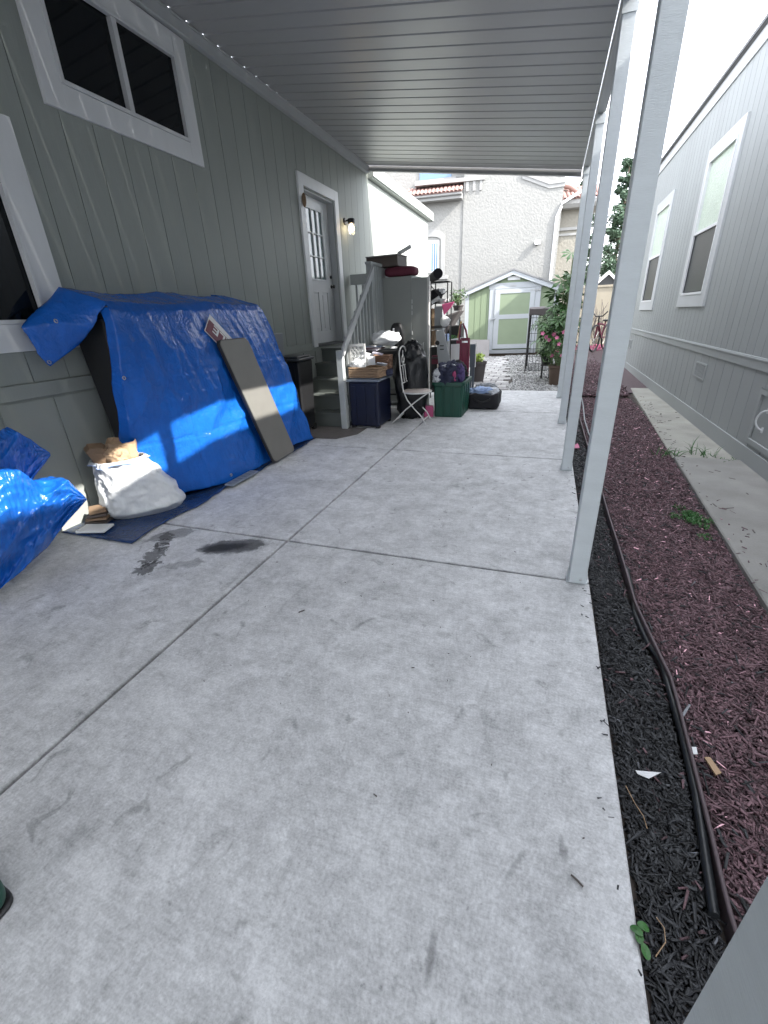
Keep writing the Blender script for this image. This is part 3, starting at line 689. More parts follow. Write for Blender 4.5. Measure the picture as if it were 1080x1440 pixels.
def vent(yc, zc):
    v = thing('foundation_vent', 'tmp', 'vent', (RX, yc, zc - .1))
    mb = MB(); w2_, h2 = .24, .1; mb.box(RX - .012, RX - .001, yc - w2_, yc + w2_, zc + h2 - .02, zc + h2); mb.box(RX - .012, RX - .001, yc - w2_, yc + w2_, zc - h2, zc - h2 + .02)
    mb.box(RX - .012, RX - .001, yc - w2_, yc - w2_ + .03, zc - h2 + .02, zc + h2 - .02); mb.box(RX - .012, RX - .001, yc + w2_ - .03, yc + w2_, zc - h2 + .02, zc + h2 - .02); obj('vent_frame', mb, M['grey_trim'], v)
    mb = MB(); mb.box(RX - .003, RX - .0005, yc - w2_ + .03, yc + w2_ - .03, zc - h2 + .02, zc + h2 - .02); obj('mesh_screen', mb, M['dark_grey_plastic'], v)
    for k in range(8):
        y = yc - w2_ + .06 + k * .052; mb = MB(); mb.box(RX - .011, RX - .003, y - .016, y + .008, zc - h2 + .025, zc + h2 - .025); obj('slat', mb, M['grey_trim'], v)
    return v
vent(7.22, .66)['label'] = 'slatted vent low on the grey house below its nearer window'
vent(13.3, .62)['label'] = 'small vent low on the far end of the grey house'
# access hatch
ha = thing('access_hatch', 'grey access hatch with curved metal handle low on the grey house', 'hatch', (RX, 4.6, .2))
mb = MB(); mb.box(RX - .004, RX + .02, 4.04, 5.16, .24, .69); obj('hatch_panel', mb, M['grey_siding'], ha)
casing('hatch_frame', RX, -1, 3.96, 5.24, .205, .725, .05, .018, M['grey_trim'], ha)
mb = MB(); hc = Vector((RX - .005, 4.98, .47)); mb.tube([hc + Vector((-.055 * math.sin(t), .045 * math.sin(t), .09 * math.cos(t))) for t in [math.pi * k / 12 for k in range(13)]], .009, 8); obj('handle', mb, M['silver'], ha, smooth=60)
mb = MB(); mb.obox((RX - .008, 4.98, .56), (.008, .03, .05)); mb.obox((RX - .008, 4.98, .38), (.008, .03, .05)); obj('handle_plate', mb, M['silver'], ha)

# ---- carport roof
cp = thing('carport_roof', 'ribbed metal carport roof sloping from the sage house to the posts', 'carport roof', (-1.6, 3.5, 3.45))
AX0, AZ0, AX1, AZ1 = -3.54, 4.125, .255, 3.60
def az(x): return AZ0 + (AZ1 - AZ0) * (x - AX0) / (AX1 - AX0)
prof = [(0, 0), (.184, 0), (.189, .020), (.203, .020), (.2150, 0), (.2255, 0)]
mb = MB(); base = [(AX0, AZ0), (AX1, AZ1)]
vs = [(x, p[0], z + p[1]) for x, z in base for p in prof] + [(x, p[0], z + p[1] + .0025) for x, z in base for p in prof]
n = len(prof); fs = []
for i in range(n - 1):
    fs += [(i, i + 1, n + i + 1, n + i), (2 * n + i, 3 * n + i, 3 * n + i + 1, 2 * n + i + 1)]
    fs += [(i, 2 * n + i, 2 * n + i + 1, i + 1), (n + i, n + i + 1, 3 * n + i + 1, 3 * n + i)]
mb.add(vs, fs); pan_me = mesh_of(mb, 'roof_pan', M['pan'], bevel=0)
y = -4.96  # roof run behind the camera is unseen, its length set to shape the light
while y < 9.36:
    inst(pan_me, 'roof_pan', cp, Matrix.Translation((0, y, 0))); y += .2265
YEND = y
mb = MB(); mb.box(LX + .002, LX + .062, -5.0, YEND + .02, AZ0 - .125, AZ0 + .004); mb.box(LX + .063, LX + .075, -5.0, YEND + .02, AZ0 - .028, AZ0 - .013); mb.box(LX + .063, LX + .072, -5.0, YEND + .02, AZ0 - .125, AZ0 - .115); obj('ledger', mb, M['white_trim2'], cp, bevel=.003)
def endcap(y0, y1, nm):
    mb = MB(); mb.prism([(AX0, az(AX0) - .10), (AX1, az(AX1) - .10), (AX1, az(AX1) + .10), (AX0, az(AX0) + .10)], lambda p, t: (p[0], t, p[1]), y0, y1)
    mb.prism([(AX0, az(AX0) - .10), (AX1, az(AX1) - .10), (AX1, az(AX1) - .085), (AX0, az(AX0) - .085)], lambda p, t: (p[0], t, p[1]), y0 - .05, y0 - .0005)
    obj(nm, mb, M['pan'], cp)
endcap(YEND + .005, YEND + .02, 'end_fascia'); endcap(-4.99, -4.975, 'end_fascia')
mb = MB(); mb.box(.262, .352, -4.9, YEND - .01, 3.46, 3.66); obj('beam', mb, M['white_trim2'], cp, bevel=.004)
# posts
POSTS = [.262, 2.41, 4.53, 6.64, 8.73, -1.89]
plab = ['cropped carport post nearest the viewer in the lower right corner', 'tallest fully seen carport post standing at the first slab joint', 'carport post just behind the tallest one, base by the second slab',
        'third carport post back, squeezed between two others', 'farthest carport post, beside the potted pink flowers', 'carport post standing behind the viewer']
proto = None
def make_post():
    t = thing('carport_post', plab[0], 'post', (.309, POSTS[0] + .047, 0), 'posts carrying the outer edge of the carport')
    x0, x1, y0 = .262, .356, POSTS[0]
    mb = MB(); mb.box(x0, x1, y0, y0 + .094, .012, 3.45); obj('shaft', mb, M['post_paint'], t, bevel=.004)
    mb = MB(); mb.box(x0 - .012, x1 + .012, y0 + .015, y0 + .079, 0, .010); mb.box(x1 + .001, x1 + .006, y0 + .02, y0 + .074, .010, .07); mb.box(x0 - .006, x0 - .001, y0 + .02, y0 + .074, .010, .07); obj('base_bracket', mb, M['post_paint'], t)
    mb = MB()
    mb.lathe([(.008, 0), (.008, .006), (.003, .009)], (x0 + .062, y0 - .0005, .04), 6, Matrix.Rotation(RAD(90), 3, 'X')); obj('bolt', mb, M['steel'], t)
    mb = MB(); mb.box(x0 - .005, x1 + .005, y0 - .006, y0 - .001, 3.36, 3.44); obj('top_bracket', mb, M['post_paint'], t)
    return t
post = make_post()
def copy_tree(o, parent=None):
    c = o.copy(); COL.objects.link(c); c.parent = parent
    if o.name in ABS: ABS[c.name] = ABS[o.name].copy()
    for ch in list(o.children): copy_tree(ch, c)
    return c
for i, y in enumerate(POSTS[1:5]):
    c = copy_tree(post); c.location.y = y + .047; c['label'] = plab[i + 1]

# ---- landing, stairs, railing
es = thing('entry_steps', 'dark green wooden steps with grey railing climbing to the house door', 'steps', (-3.15, 7, 0))
RISE, RUN, SY = .213, .262, 5.92
for i in range(5):
    mb = MB(); mb.box(-3.57, -2.745, SY + i * RUN, SY + i * RUN + .02, i * RISE, (i + 1) * RISE - .031); obj('riser', mb, M['step_paint'], es)
    y1 = SY + (i + 1) * RUN if i < 4 else 8.45
    mb = MB(); mb.box(-3.57, -2.745, SY + i * RUN - .025, y1 + (-.003 if i < 4 else 0), (i + 1) * RISE - .03, (i + 1) * RISE); obj('tread', mb, M['step_paint'], es, bevel=.004)
LZ = 5 * RISE
mb = MB(); mb.prism([(SY - .02, 0), (SY + 5 * RUN, 0), (8.45, 0), (8.45, LZ - .04), (SY + 5 * RUN - .3, LZ - .04), (SY - .02, .17)], lambda p, t: (t, p[0], p[1]), -2.742, -2.715); obj('stringer', mb, M['rail_paint'], es, bevel=.003)
mb = MB(); mb.box(-2.76, -2.67, SY - .12, SY - .03, 0, 1.10); obj('newel_post', mb, M['rail_paint'], es, bevel=.004)
ry0, rz0, ry1, rz1 = SY - .13, 1.02, 7.12, 2.10
mb = MB(); mb.prism([(ry0, rz0), (ry1, rz1), (ry1, rz1 + .115), (ry0, rz0 + .115)], lambda p, t: (t, p[0], p[1]), -2.665, -2.625); obj('handrail', mb, M['white_trim2'], es, bevel=.004)
y = SY + .10
while y < 7.05:
    zt = rz0 + (rz1 - rz0) * (y - ry0) / (ry1 - ry0); zb = max(.08, (y - SY) / RUN * RISE - .10)
    mb = MB(); mb.box(-2.705, -2.667, y - .02, y + .02, zb, zt + .06); obj('baluster', mb, M['rail_paint'], es, bevel=.003); y += .135
mb = MB(); mb.box(-2.76, -2.67, 7.13, 7.22, 0, 2.24); obj('newel_post', mb, M['rail_paint'], es, bevel=.004)
mb = MB(); mb.box(-2.76, -2.67, 8.36, 8.45, 0, 2.24); obj('newel_post', mb, M['rail_paint'], es, bevel=.004)
mb = MB(); mb.box(-2.765, -2.665, 7.1, 8.46, 2.242, 2.28); obj('top_rail', mb, M['rail_paint'], es, bevel=.003)
y = 7.235
while y < 8.32:
    mb = MB(); mb.box(-2.712, -2.69, y, y + .085, .1, 2.24); obj('guard_board', mb, M['rail_paint'], es, bevel=.003); y += .10
mb = MB(); mb.box(-3.58, -2.765, 8.40, 8.438, 2.06, 2.235); obj('top_rail', mb, M['rail_paint'], es, bevel=.004)
for k in range(6):
    x = -3.50 + k * .135; mb = MB(); mb.box(x, x + .04, 8.44, 8.475, LZ + .02, 2.2); obj('baluster', mb, M['rail_paint'], es, bevel=.003)

# ================================================================== far background
# ---- stucco house
sh = thing('stucco_house', 'white stucco house with clay tile eaves and arched window behind the shed', 'house', (-2, 24, 0))
Y = 21.0
mb = MB(); mb.box(-3.75, .0, Y, 29, -.1, 7.2); wm = obj('wall', mb, M['stucco'], sh)
mb = MB(); mb.box(-11, -3.755, Y + .03, 29, -.1, 6.0); ww = obj('wall', mb, M['stucco'], sh)
mb = MB(); mb.box(-11, -3.755, Y + .6, 29, 6.0, 8.6); obj('wall', mb, M['stucco'], sh)
# stepped cornice at right top
def bandpoly(pts, h, y0, y1, m, nm):
    mb = MB()
    for (xa, za), (xb, zb) in zip(pts, pts[1:]):
        mb.prism([(xa, za), (xb, zb), (xb, zb + h), (xa, za + h)], lambda p, t: (p[0], t, p[1]), y0, y1)
    return obj(nm, mb, m, sh)
bandpoly([(-1.55, 6.10), (-.53, 5.70), (.03, 5.72)], .12, Y - .03, Y - .002, M['stucco_smooth'], 'cornice')
bandpoly([(-1.55, 6.222), (-.53, 5.822), (.06, 5.842)], .10, Y - .055, Y - .002, M['stucco_smooth'], 'cornice')
# upper sill band and window
bandpoly([(-5.7, 6.24), (-2.95, 6.20)], .12, Y - .07, Y + .55, M['stucco_smooth'], 'sill_band')
mb = MB(); mb.box(-5.75, -4.1, Y + .45, Y + .58, 6.40, 6.52); obj('window_sill', mb, M['stucco_smooth'], sh)
mb = MB(); mb.box(-5.6, -4.3, Y + .56, Y + .595, 6.55, 7.6); obj('window', mb, M['win_blue'], sh)
for k in range(3):
    x = -3.66 + k * .26; mb = MB(); mb.box(x, x + .10, Y - .04, Y - .002, 5.88, 6.19); obj('corbel', mb, M['stucco_smooth'], sh)
# tile eave over the recessed wing
mb = MB(); mb.prism([(Y - .40, 5.62), (Y + .02, 5.62), (Y + .02, 5.80), (Y - .50, 5.80), (Y - .50, 5.74), (Y - .40, 5.70)], lambda p, t: (t, p[0], p[1]), -11, -3.79); obj('eave', mb, M['stucco_smooth'], sh)
mb = MB()
arc = [(.075 * math.cos(math.pi * k / 6), .06 * math.sin(math.pi * k / 6)) for k in range(7)]; arc2 = [(a * .82, b * .8) for a, b in arc[::-1]]
mb.prism(arc + arc2, lambda p, t: (p[0], t, p[1] + (t * .42)), 0, .27); tile_me = mesh_of(mb, 'roof_tile', M['clay'], smooth=45)
tr = obj('tile_bed', MB().prism([(Y - .51, 5.808), (Y + .55, 5.808 + .44), (Y + .55, 5.84 + .44), (Y - .51, 5.84)], lambda p, t: (t, p[0], p[1]), -7.5, -3.79), M['clay'], sh)
for r in range(4):
    for k in range(16):
        inst(tile_me, 'roof_tile', tr, Matrix.Translation((-3.86 - .155 * k, Y - .56 + .22 * r, 5.815 + .22 * .42 * r + rnd.uniform(0, .008))))
# arched window (recessed)
acx = -5.06; aw = .60
outer = [(acx - aw, 3.02)] + [(acx - aw * math.cos(math.pi * k / 12), 4.42 + .30 * math.sin(math.pi * k / 12)) for k in range(13)] + [(acx + aw, 3.02)]
inner = [(acx - .43, 3.02)] + [(acx - .43 * math.cos(math.pi * k / 12), 4.30 + .16 * math.sin(math.pi * k / 12)) for k in range(13)] + [(acx + .43, 3.02)]
af = MB(); n = len(outer)
YW = Y + .03
vs = [(x, YW - .035, z) for x, z in outer] + [(x, YW - .035, z) for x, z in inner] + [(x, YW - .002, z) for x, z in outer] + [(x, YW - .002, z) for x, z in inner]
fs = []
for i in range(n - 1): fs += [(i, i + 1, n + i + 1, n + i), (i, 2 * n + i, 2 * n + i + 1, i + 1), (n + i, n + i + 1, 3 * n + i + 1, 3 * n + i)]
af.add(vs, fs); wa = obj('window', af, M['stucco_smooth'], sh)
mb = MB(); mb.box(acx - .43, acx + .35, YW - .02, YW - .003, 3.15, 4.32); mb2 = obj('window_frame', mb, M['white_paint'], wa)
mb = MB(); mb.box(acx - .41, acx - .06, YW - .026, YW - .021, 3.2, 4.22); obj('pane', mb, M['dark_grey_plastic'], wa)
mb = MB(); mb.box(acx - .02, acx + .30, YW - .026, YW - .021, 3.2, 4.22); obj('pane', mb, M['win_blue'], wa)
mb = MB()
for k in range(7): mb.box(acx - .40 + k * .1, acx - .37 + k * .1, YW - .032, YW - .028, 3.2, 4.22)
obj('blind', mb, M['curtain'], wa)
mb = MB(); mb.box(acx - .8, acx + .75, YW - .06, YW - .002, 2.86, 3.0); obj('window_sill', mb, M['stucco_smooth'], sh, bevel=.01)
# right wing
mb = MB(); mb.box(.002, 1.05, Y + .6, 29, -.1, 5.05); obj('wall', mb, M['stucco_cream'], sh)
mb = MB(); mb.prism([(Y + .2, 5.05), (Y + 8, 5.05), (Y + 8, 5.3), (Y + .1, 5.3), (Y + .1, 5.17)], lambda p, t: (t, p[0], p[1]), .004, 1.5); obj('eave', mb, M['stucco_smooth'], sh)
mb = MB(); mb.box(.004, 1.1, Y + .54, Y + .59, 4.36, 4.46); mb.box(.004, 1.1, Y + .56, Y + .59, 4.18, 4.26); obj('sill_band', mb, M['stucco_smooth'], sh)
tr2 = obj('tile_bed', MB().prism([(Y + .08, 5.305), (Y + 1.7, 5.98), (Y + 1.7, 6.02), (Y + .08, 5.34)], lambda p, t: (t, p[0], p[1]), .01, 1.5), M['clay'], sh)
for r in range(6):
    for k in range(9): inst(tile_me, 'roof_tile', tr2, Matrix.Translation((.10 + .155 * k, Y + .04 + .22 * r, 5.32 + .22 * .42 * r)))
mb = MB(); mb.tube([(.02, Y + 1.1, 5.98), (.32, Y + .9, 5.86), (.62, Y + .7, 5.62)], .085, 10); obj('ridge_tile', mb, M['clay'], sh, smooth=60)
mb = MB(); mb.prism([(.01, 5.5), (.01, 5.9), (.55, 5.6), (.60, 5.5)], lambda p, t: (p[0], t, p[1]), Y + 1.05, Y + 1.3); obj('gable_wall', mb, M['stucco_cream'], sh)
mb = MB(); mb.prism([(-.03, 5.13), (.75, 5.52), (.75, 5.62), (-.03, 5.23)], lambda p, t: (p[0], t, p[1]), Y - .06, Y + .06); obj('gutter', mb, M['white_paint'], sh)
mb = MB(); mb.box(-.20, -.11, Y - .07, Y - .012, -.05, 4.75); mb.prism([(-.20, 4.752), (-.11, 4.752), (.03, 5.08), (-.05, 5.12)], lambda p, t: (p[0], t, p[1]), Y - .07, Y - .012); obj('downspout', mb, M['white_paint'], sh, bevel=.006)
# flood light on the wall
fl = thing('flood_light', 'square flood light high on the white stucco wall', 'lamp', (-.78, Y, 3.9))
mb = MB(); mb.obox((-.78, Y - .10, 3.95), (.24, .07, .17), Matrix.Rotation(RAD(-20), 3, 'X')); obj('housing', mb, M['steel'], fl, bevel=.01)
mb = MB(); mb.obox((-.78, Y - .139, 3.938), (.20, .006, .13), Matrix.Rotation(RAD(-20), 3, 'X')); obj('lens', mb, M['sign_white'], fl)
mb = MB(); mb.box(-.81, -.75, Y - .10, Y + .01, 3.93, 3.97); mb.box(-.85, -.71, Y - .03, Y + .012, 3.87, 4.02); obj('bracket', mb, M['steel'], fl)

# ---- garden shed
SYF = 16.7; sz = yz(SYF) + .02
sd_ = thing('garden_shed', 'pale green wooden garden shed with white trim and gabled roof', 'shed', (-1.25, 18, 0))
def sp(u, v): return pY(u, v, SYF)
apex = sp(722, 380); eL = sp(648, 411); eR = sp(772, 398)
SXL, SXR = sp(654, 470).x, apex.x + (apex.x - sp(654, 470).x) * .98
ez = eL.z; az_ = apex.z
zb = sp(700, 496).z
mb = MB(); mb.prism([(SXL, zb + .0), (SXR, zb), (SXR, ez - .0), (apex.x, az_ - .08), (SXL, ez)], lambda p, t: (p[0], t, p[1]), SYF + .03, SYF + 2.6); shw = obj('wall', mb, M['shed_green'], sd_)
dL, dR = sp(687, 450).x, sp(757, 450).x; dT = sp(722, 398).z + .02; dB = sp(720, 493).z
def roofz(x): return az_ - .09 - abs(x - apex.x) * (az_ - ez) / (apex.x - SXL)
x = SXL + .12
while x < SXR - .12:
    x1 = min(x + .195, SXR - .12); lo = zb + .02
    if x1 > dL and x < dR:
        if x < dL - .02: x1 = dL
        elif x < dR: lo = dT
    if roofz(x) - lo > .05 and roofz(x1) - lo > .03:
        mb = MB(); mb.prism([(x, lo), (x1 - .012, lo), (x1 - .012, roofz(x1 - .012)), (x, roofz(x))] if not (x < apex.x < x1) else [(x, lo), (x1 - .012, lo), (x1 - .012, roofz(x1 - .012)), (apex.x, roofz(apex.x)), (x, roofz(x))], lambda p, t: (p[0], t, p[1]), SYF + .012, SYF + .029); obj('siding_board', mb, M['shed_green'], shw)
    x += .2
mb = MB(); mb.box(SXL - .01, SXL + .115, SYF - .008, SYF + .011, zb, ez - .02); mb.box(SXR - .115, SXR + .01, SYF - .008, SYF + .011, zb, ez - .02); obj('corner_trim', mb, M['shed_trim'], sd_)
for sgn, nm in ((-1, 'roof'), (1, 'roof')):
    ex = SXL - .12 if sgn < 0 else SXR + .12; ezz = ez - .12 * (az_ - ez) / (apex.x - SXL)
    mb = MB(); mb.prism([(apex.x, az_ + .003), (ex, ezz + .003), (ex, ezz + .055), (apex.x, az_ + .055)], lambda p, t: (p[0], t, p[1]), SYF - .12, SYF + 2.7); obj(nm, mb, M['shingle'], sd_)
    mb = MB(); mb.prism([(apex.x, az_ - .13), (ex, ezz - .13), (ex, ezz), (apex.x, az_)], lambda p, t: (p[0], t, p[1]), SYF - .10, SYF - .03); obj('barge_board', mb, M['shed_trim'], sd_)
dd = obj('door_frame', MB().box(dL, dL + .17, SYF - .01, SYF + .011, zb + .1, dT - .172).box(dR - .17, dR, SYF - .01, SYF + .011, zb + .1, dT - .172).box(dL - .03, dR + .05, SYF - .015, SYF + .011, dT - .17, dT), M['shed_trim'], sd_)
a, b = dL + .18, dR - .18; t_ = dT - .18; bt = zb + .14; zm = sp(722, 445).z
mb = MB()
for r in split_rects(a, b, bt, t_, [(a + .17, b - .15, bt + .14, zm - .07), (a + .17, b - .15, zm + .07, t_ - .14)]): mb.box(r[0], r[1], SYF - .03, SYF - .006, r[2], r[3])
dr = obj('door', mb, M['shed_trim'], sd_, bevel=0)
mb = MB(); mb.box(a + .165, b - .145, SYF - .018, SYF - .008, bt + .1, t_ - .1); obj('panel', mb, M['shed_door'], dr)
mb = MB(); mb.tube([(a + .05, SYF - .03, zm - .05), (a + .03, SYF - .07, zm - .05), (a - .12, SYF - .07, zm - .08)], .015, 6); obj('handle', mb, M['steel'], dr)
mb = MB(); mb.box(b - .16, b + .17, SYF - .036, SYF - .0305, t_ - .1, t_ - .05); obj('hinge', mb, M['steel'], dr)
mb = MB(); mb.box(dL, dR, SYF - .03, SYF + .03, zb - .02, zb + .1); obj('door_sill', mb, M['grey_plastic'], sd_)
mb = MB(); c = sp(722.5, 391); mb.box(c.x - .19, c.x + .21, SYF - .012, SYF + .011, c.z - .055, c.z + .055); obj('name_plate', mb, M['sign_white'], sd_)
mb = MB(); c = sp(722, 401.5); mb.box(c.x - .1, c.x + .1, SYF - .022, SYF - .0155, c.z - .025, c.z + .025); obj('vent_plate', mb, M['steel'], sd_)
# foundation skid
mb = MB(); mb.box(SXL, SXR, SYF + .05, SYF + 2.6, zb - .35, zb - .003); obj('skid', mb, M['bark'], sd_)

# ---- boundary wall, little gable, tree, bicycle, twigs
bw = obj('block_wall', MB().box(.6, 9, 21.2, 21.4, -.1, 2.22).box(.56, 9.04, 21.17, 21.43, 2.222, 2.30), M['block_wall']); tag(bw, 'beige block wall at the far end of the mulch bed', 'wall')
ph = thing('playhouse', 'small dark gabled outbuilding peeking above the beige block wall', 'shed', (2.0, 23, 0))
c = pY(852, 384, 23)
mb = MB(); mb.prism([(c.x - .45, -.1), (c.x + .7, -.1), (c.x + .7, c.z - .45), (c.x + .12, c.z - .05), (c.x - .45, c.z - .62)], lambda p, t: (p[0], t, p[1]), 23, 24.5); obj('wall', mb, M['dark_grey_plastic'], ph)
for sg in (-1, 1):
    mb = MB(); mb.prism([(c.x + .12, c.z - .05), (c.x + .12 + sg * .62, c.z - .62), (c.x + .12 + sg * .62, c.z - .5), (c.x + .12, c.z + .09)], lambda p, t: (p[0], t, p[1]), 22.9, 24.6); obj('roof', mb, M['sign_white'], ph)

def leaf_cloud(mb, centers, per, size, rng, flat=.5):
    for c, r in centers:
        for _ in range(per):
            d = Vector((rng.gauss(0, 1), rng.gauss(0, 1), rng.gauss(0, 1))).normalized() * (r * rng.random() ** .45)
            p = c + Vector((d.x, d.y, d.z * flat + 0)); a = Vector((rng.gauss(0, 1), rng.gauss(0, 1), rng.gauss(0, .7))).normalized()
            b = a.cross(Vector((rng.gauss(0, 1), rng.gauss(0, 1), rng.gauss(0, 1)))).normalized(); s_ = size * rng.uniform(.5, 1.4)
            mb.add([p - a * s_, p + b * s_ * .35, p + a * s_, p - b * s_ * .35], [(0, 1, 2, 3)])
def pine_tree(base, top, lean, rad, seed, label, nb=46, per=46, leaf=.085):
    rg = random.Random(seed); t = thing('pine_tree', label, 'tree', base, 'conifers standing behind the gardens')
    base = Vector(base); H = top - base.z
    axis = lambda s_: base + Vector((lean * s_, 0, H * s_))
    mb = MB(); mb.tube([axis(k / 8) + Vector((rg.gauss(0, .04), rg.gauss(0, .04), 0)) for k in range(9)], [.16 * (1 - k / 8.6) for k in range(9)], 8); obj('trunk', mb, M['bark'], t, smooth=60)
    br = MB(); cl = []
    for k in range(nb):
        s_ = .22 + .78 * (k / nb); p = axis(s_); r = rad * (1.08 - s_) ** .7 * rg.uniform(.45, 1.15); an = rg.uniform(0, 6.28)
        e_ = p + Vector((math.cos(an) * r, math.sin(an) * r, rg.uniform(-.05, .35) * r)); br.tube([p, p.lerp(e_, .5) + Vector((0, 0, .05)), e_], [.035, .025, .01], 5)
        for q in (.45, .75, 1.0):
            if rg.random() < .85: cl.append((p.lerp(e_, q) + Vector((0, 0, .08)), r * rg.uniform(.16, .34) + .12))
    obj('limbs', br, M['bark'], t, smooth=60)
    cr = MB(); leaf_cloud(cr, cl, per, leaf, rg, .7); o = obj('crown', cr, M['pine'], t, keep=True); return t
tp = pY(888, 226, 26); pine_tree((tp.x - .1, 26, .1), tp.z, .1, 1.35, 3, 'tall thin conifer behind the beige wall, tip against the sky', 60, 52, .10)
tp = pY(824, 250, 30); pine_tree((tp.x - .1, 30, .1), tp.z, .2, 1.5, 8, 'darker conifer behind the clay tiled roof', 50, 40, .12)
b2 = pY(868, 350, 27); 
bu = thing('laurel_bush', 'dense dark bush rising behind the beige block wall', 'bush', (2.2, 24.6, 0))
rg = random.Random(4); cl = [(Vector((1.5 + rg.uniform(-.3, 1.6), 24.9 + rg.uniform(-.4, .5), rg.uniform(1.2, 3.6))), .42) for _ in range(26)]
mb = MB(); leaf_cloud(mb, cl, 120, .07, rg, .9); obj('foliage', mb, M['pine'], bu, keep=True)
mb = MB()
for k in range(3): mb.tube([(1.6 + .5 * k, 24.9, 0), (1.6 + .55 * k, 24.9, 1.2), (1.7 + .5 * k, 24.9, 2.8)], [.07, .05, .02], 6)
obj('stem', mb, M['bark'], bu)

bk = thing('bicycle', 'small maroon bicycle seen end on before the beige wall', 'bicycle', (1.55, 17.6, .05))
wc = pY(836, 476, 17.6); gz = yz(17.6)
wr_ = wc.z - gz - .02
AXB = Matrix.Rotation(RAD(62), 3, 'Z') @ Matrix.Rotation(RAD(90), 3, 'X')
def ring(c, R_, r, rot, n=28, k=8):
    m_ = MB(); vs = []; fs = []
    for i in range(n):
        t = 6.28318 * i / n
        for j in range(k):
            q = 6.28318 * j / k; vs.append(Vector(c) + rot @ Vector(((R_ + r * math.cos(q)) * math.cos(t), (R_ + r * math.cos(q)) * math.sin(t), r * math.sin(q))))
    for i in range(n):
        for j in range(k): fs.append((i * k + j, ((i + 1) % n) * k + j, ((i + 1) % n) * k + (j + 1) % k, i * k + (j + 1) % k))
    return m_.add(vs, fs)
dirb = AXB @ Vector((1, 0, 0)); dirb = Vector((dirb.x, dirb.y, 0)).normalized()
for s_ in (0, 1):
    c = Vector((wc.x, 17.6, gz + wr_ + .02)) + dirb * s_ * 1.0
    whl = obj('wheel', ring(c, wr_ - .03, .03, AXB), M['rubber'], bk, smooth=60)
    mb = MB()
    for k in range(10): mb.tube([c, c + AXB @ Vector((math.cos(k * .628), math.sin(k * .628), 0)) * (wr_ - .04)], .006, 4)
    obj('spokes', mb, M['steel'], whl)
c0 = Vector((wc.x, 17.6, gz + wr_ + .02)); hd = c0 + Vector((0, 0, .48)) + dirb * .12; seat = c0 + dirb * .72 + Vector((0, 0, .52)); bb = c0 + dirb * .5
mb = MB(); mb.tube([c0, hd], .03, 6); mb.tube([hd, bb], .045, 6); mb.tube([hd, seat - Vector((0, 0, .12))], .03, 6); mb.tube([bb, seat], .025, 6); mb.tube([bb, c0 + dirb], .022, 6); obj('frame', mb, M['maroon_cloth'], bk, smooth=60)
side = Vector((-dirb.y, dirb.x, 0)); ht = hd + Vector((0, 0, .22))
mb = MB(); mb.tube([hd, ht], .025, 6); mb.tube([ht - side * .26 + Vector((0, 0, .14)), ht - side * .12, ht + side * .12, ht + side * .26 + Vector((0, 0, .14))], .022, 6); obj('handlebar', mb, M['black_metal'], bk, smooth=60)
mb = MB(); mb.blob(seat + Vector((0, 0, .03)), (.12, .07, .035), 12, 8); obj('saddle', mb, M['black_plastic'], bk, smooth=60)
# bare twiggy plants and fallen petals before the wall
tw = thing('bare_shrub', 'bare twiggy shrub standing against the beige block wall', 'shrub', (1.75, 19.4, .07)); rg = random.Random(21); mb = MB()
for k in range(11):
    b_ = Vector((1.75 + rg.uniform(-.16, .16), 19.4 + rg.uniform(-.1, .1), .05)); p = [b_]
    for j in range(4): p.append(p[-1] + Vector((rg.uniform(-.13, .13), rg.uniform(-.08, .08), rg.uniform(.25, .5))))
    mb.tube(p, [.02, .016, .012, .009, .005], 5)
    for q in p[1:4]: mb.tube([q, q + Vector((rg.uniform(-.22, .22), rg.uniform(-.1, .1), rg.uniform(.05, .3)))], [.008, .004], 4)
obj('twigs', mb, M['twig'], tw)
pf = MB(); rg = random.Random(5); leaf_cloud(pf, [(Vector((1.35 + rg.uniform(-.3, .55), 18.5 + rg.uniform(-.2, .3), yz(18.5) + .10)), .16) for _ in range(14)], 26, .05, rg, .6)
tag(obj('flower_bed', pf, M['flower'], keep=True, kind='stuff'))

# ================================================================== the tarp covered pile
tg = thing('ground_tarp', 'dark blue tarp lying flat on the concrete under the covered pile', 'tarp', (-3.2, 3.5, 0))
def gt(u, v):
    y = 2.08 + u * 3.12; xr = -2.84 + .02 * math.sin(y * 7) - (.02 if y > 3 else 0); xl = -3.58
    p = Vector((xl + (xr - xl) * v, y, .008)); p.z += .010 * abs(fb((p.x * 5, p.y * 5, 3))) + (.012 if v > .97 else 0) * abs(math.sin(y * 9))
    return p
obj('sheet', MB().grid(gt, 70, 20), M['ground_tarp'], tg, smooth=180, solid=.004, keep=True)

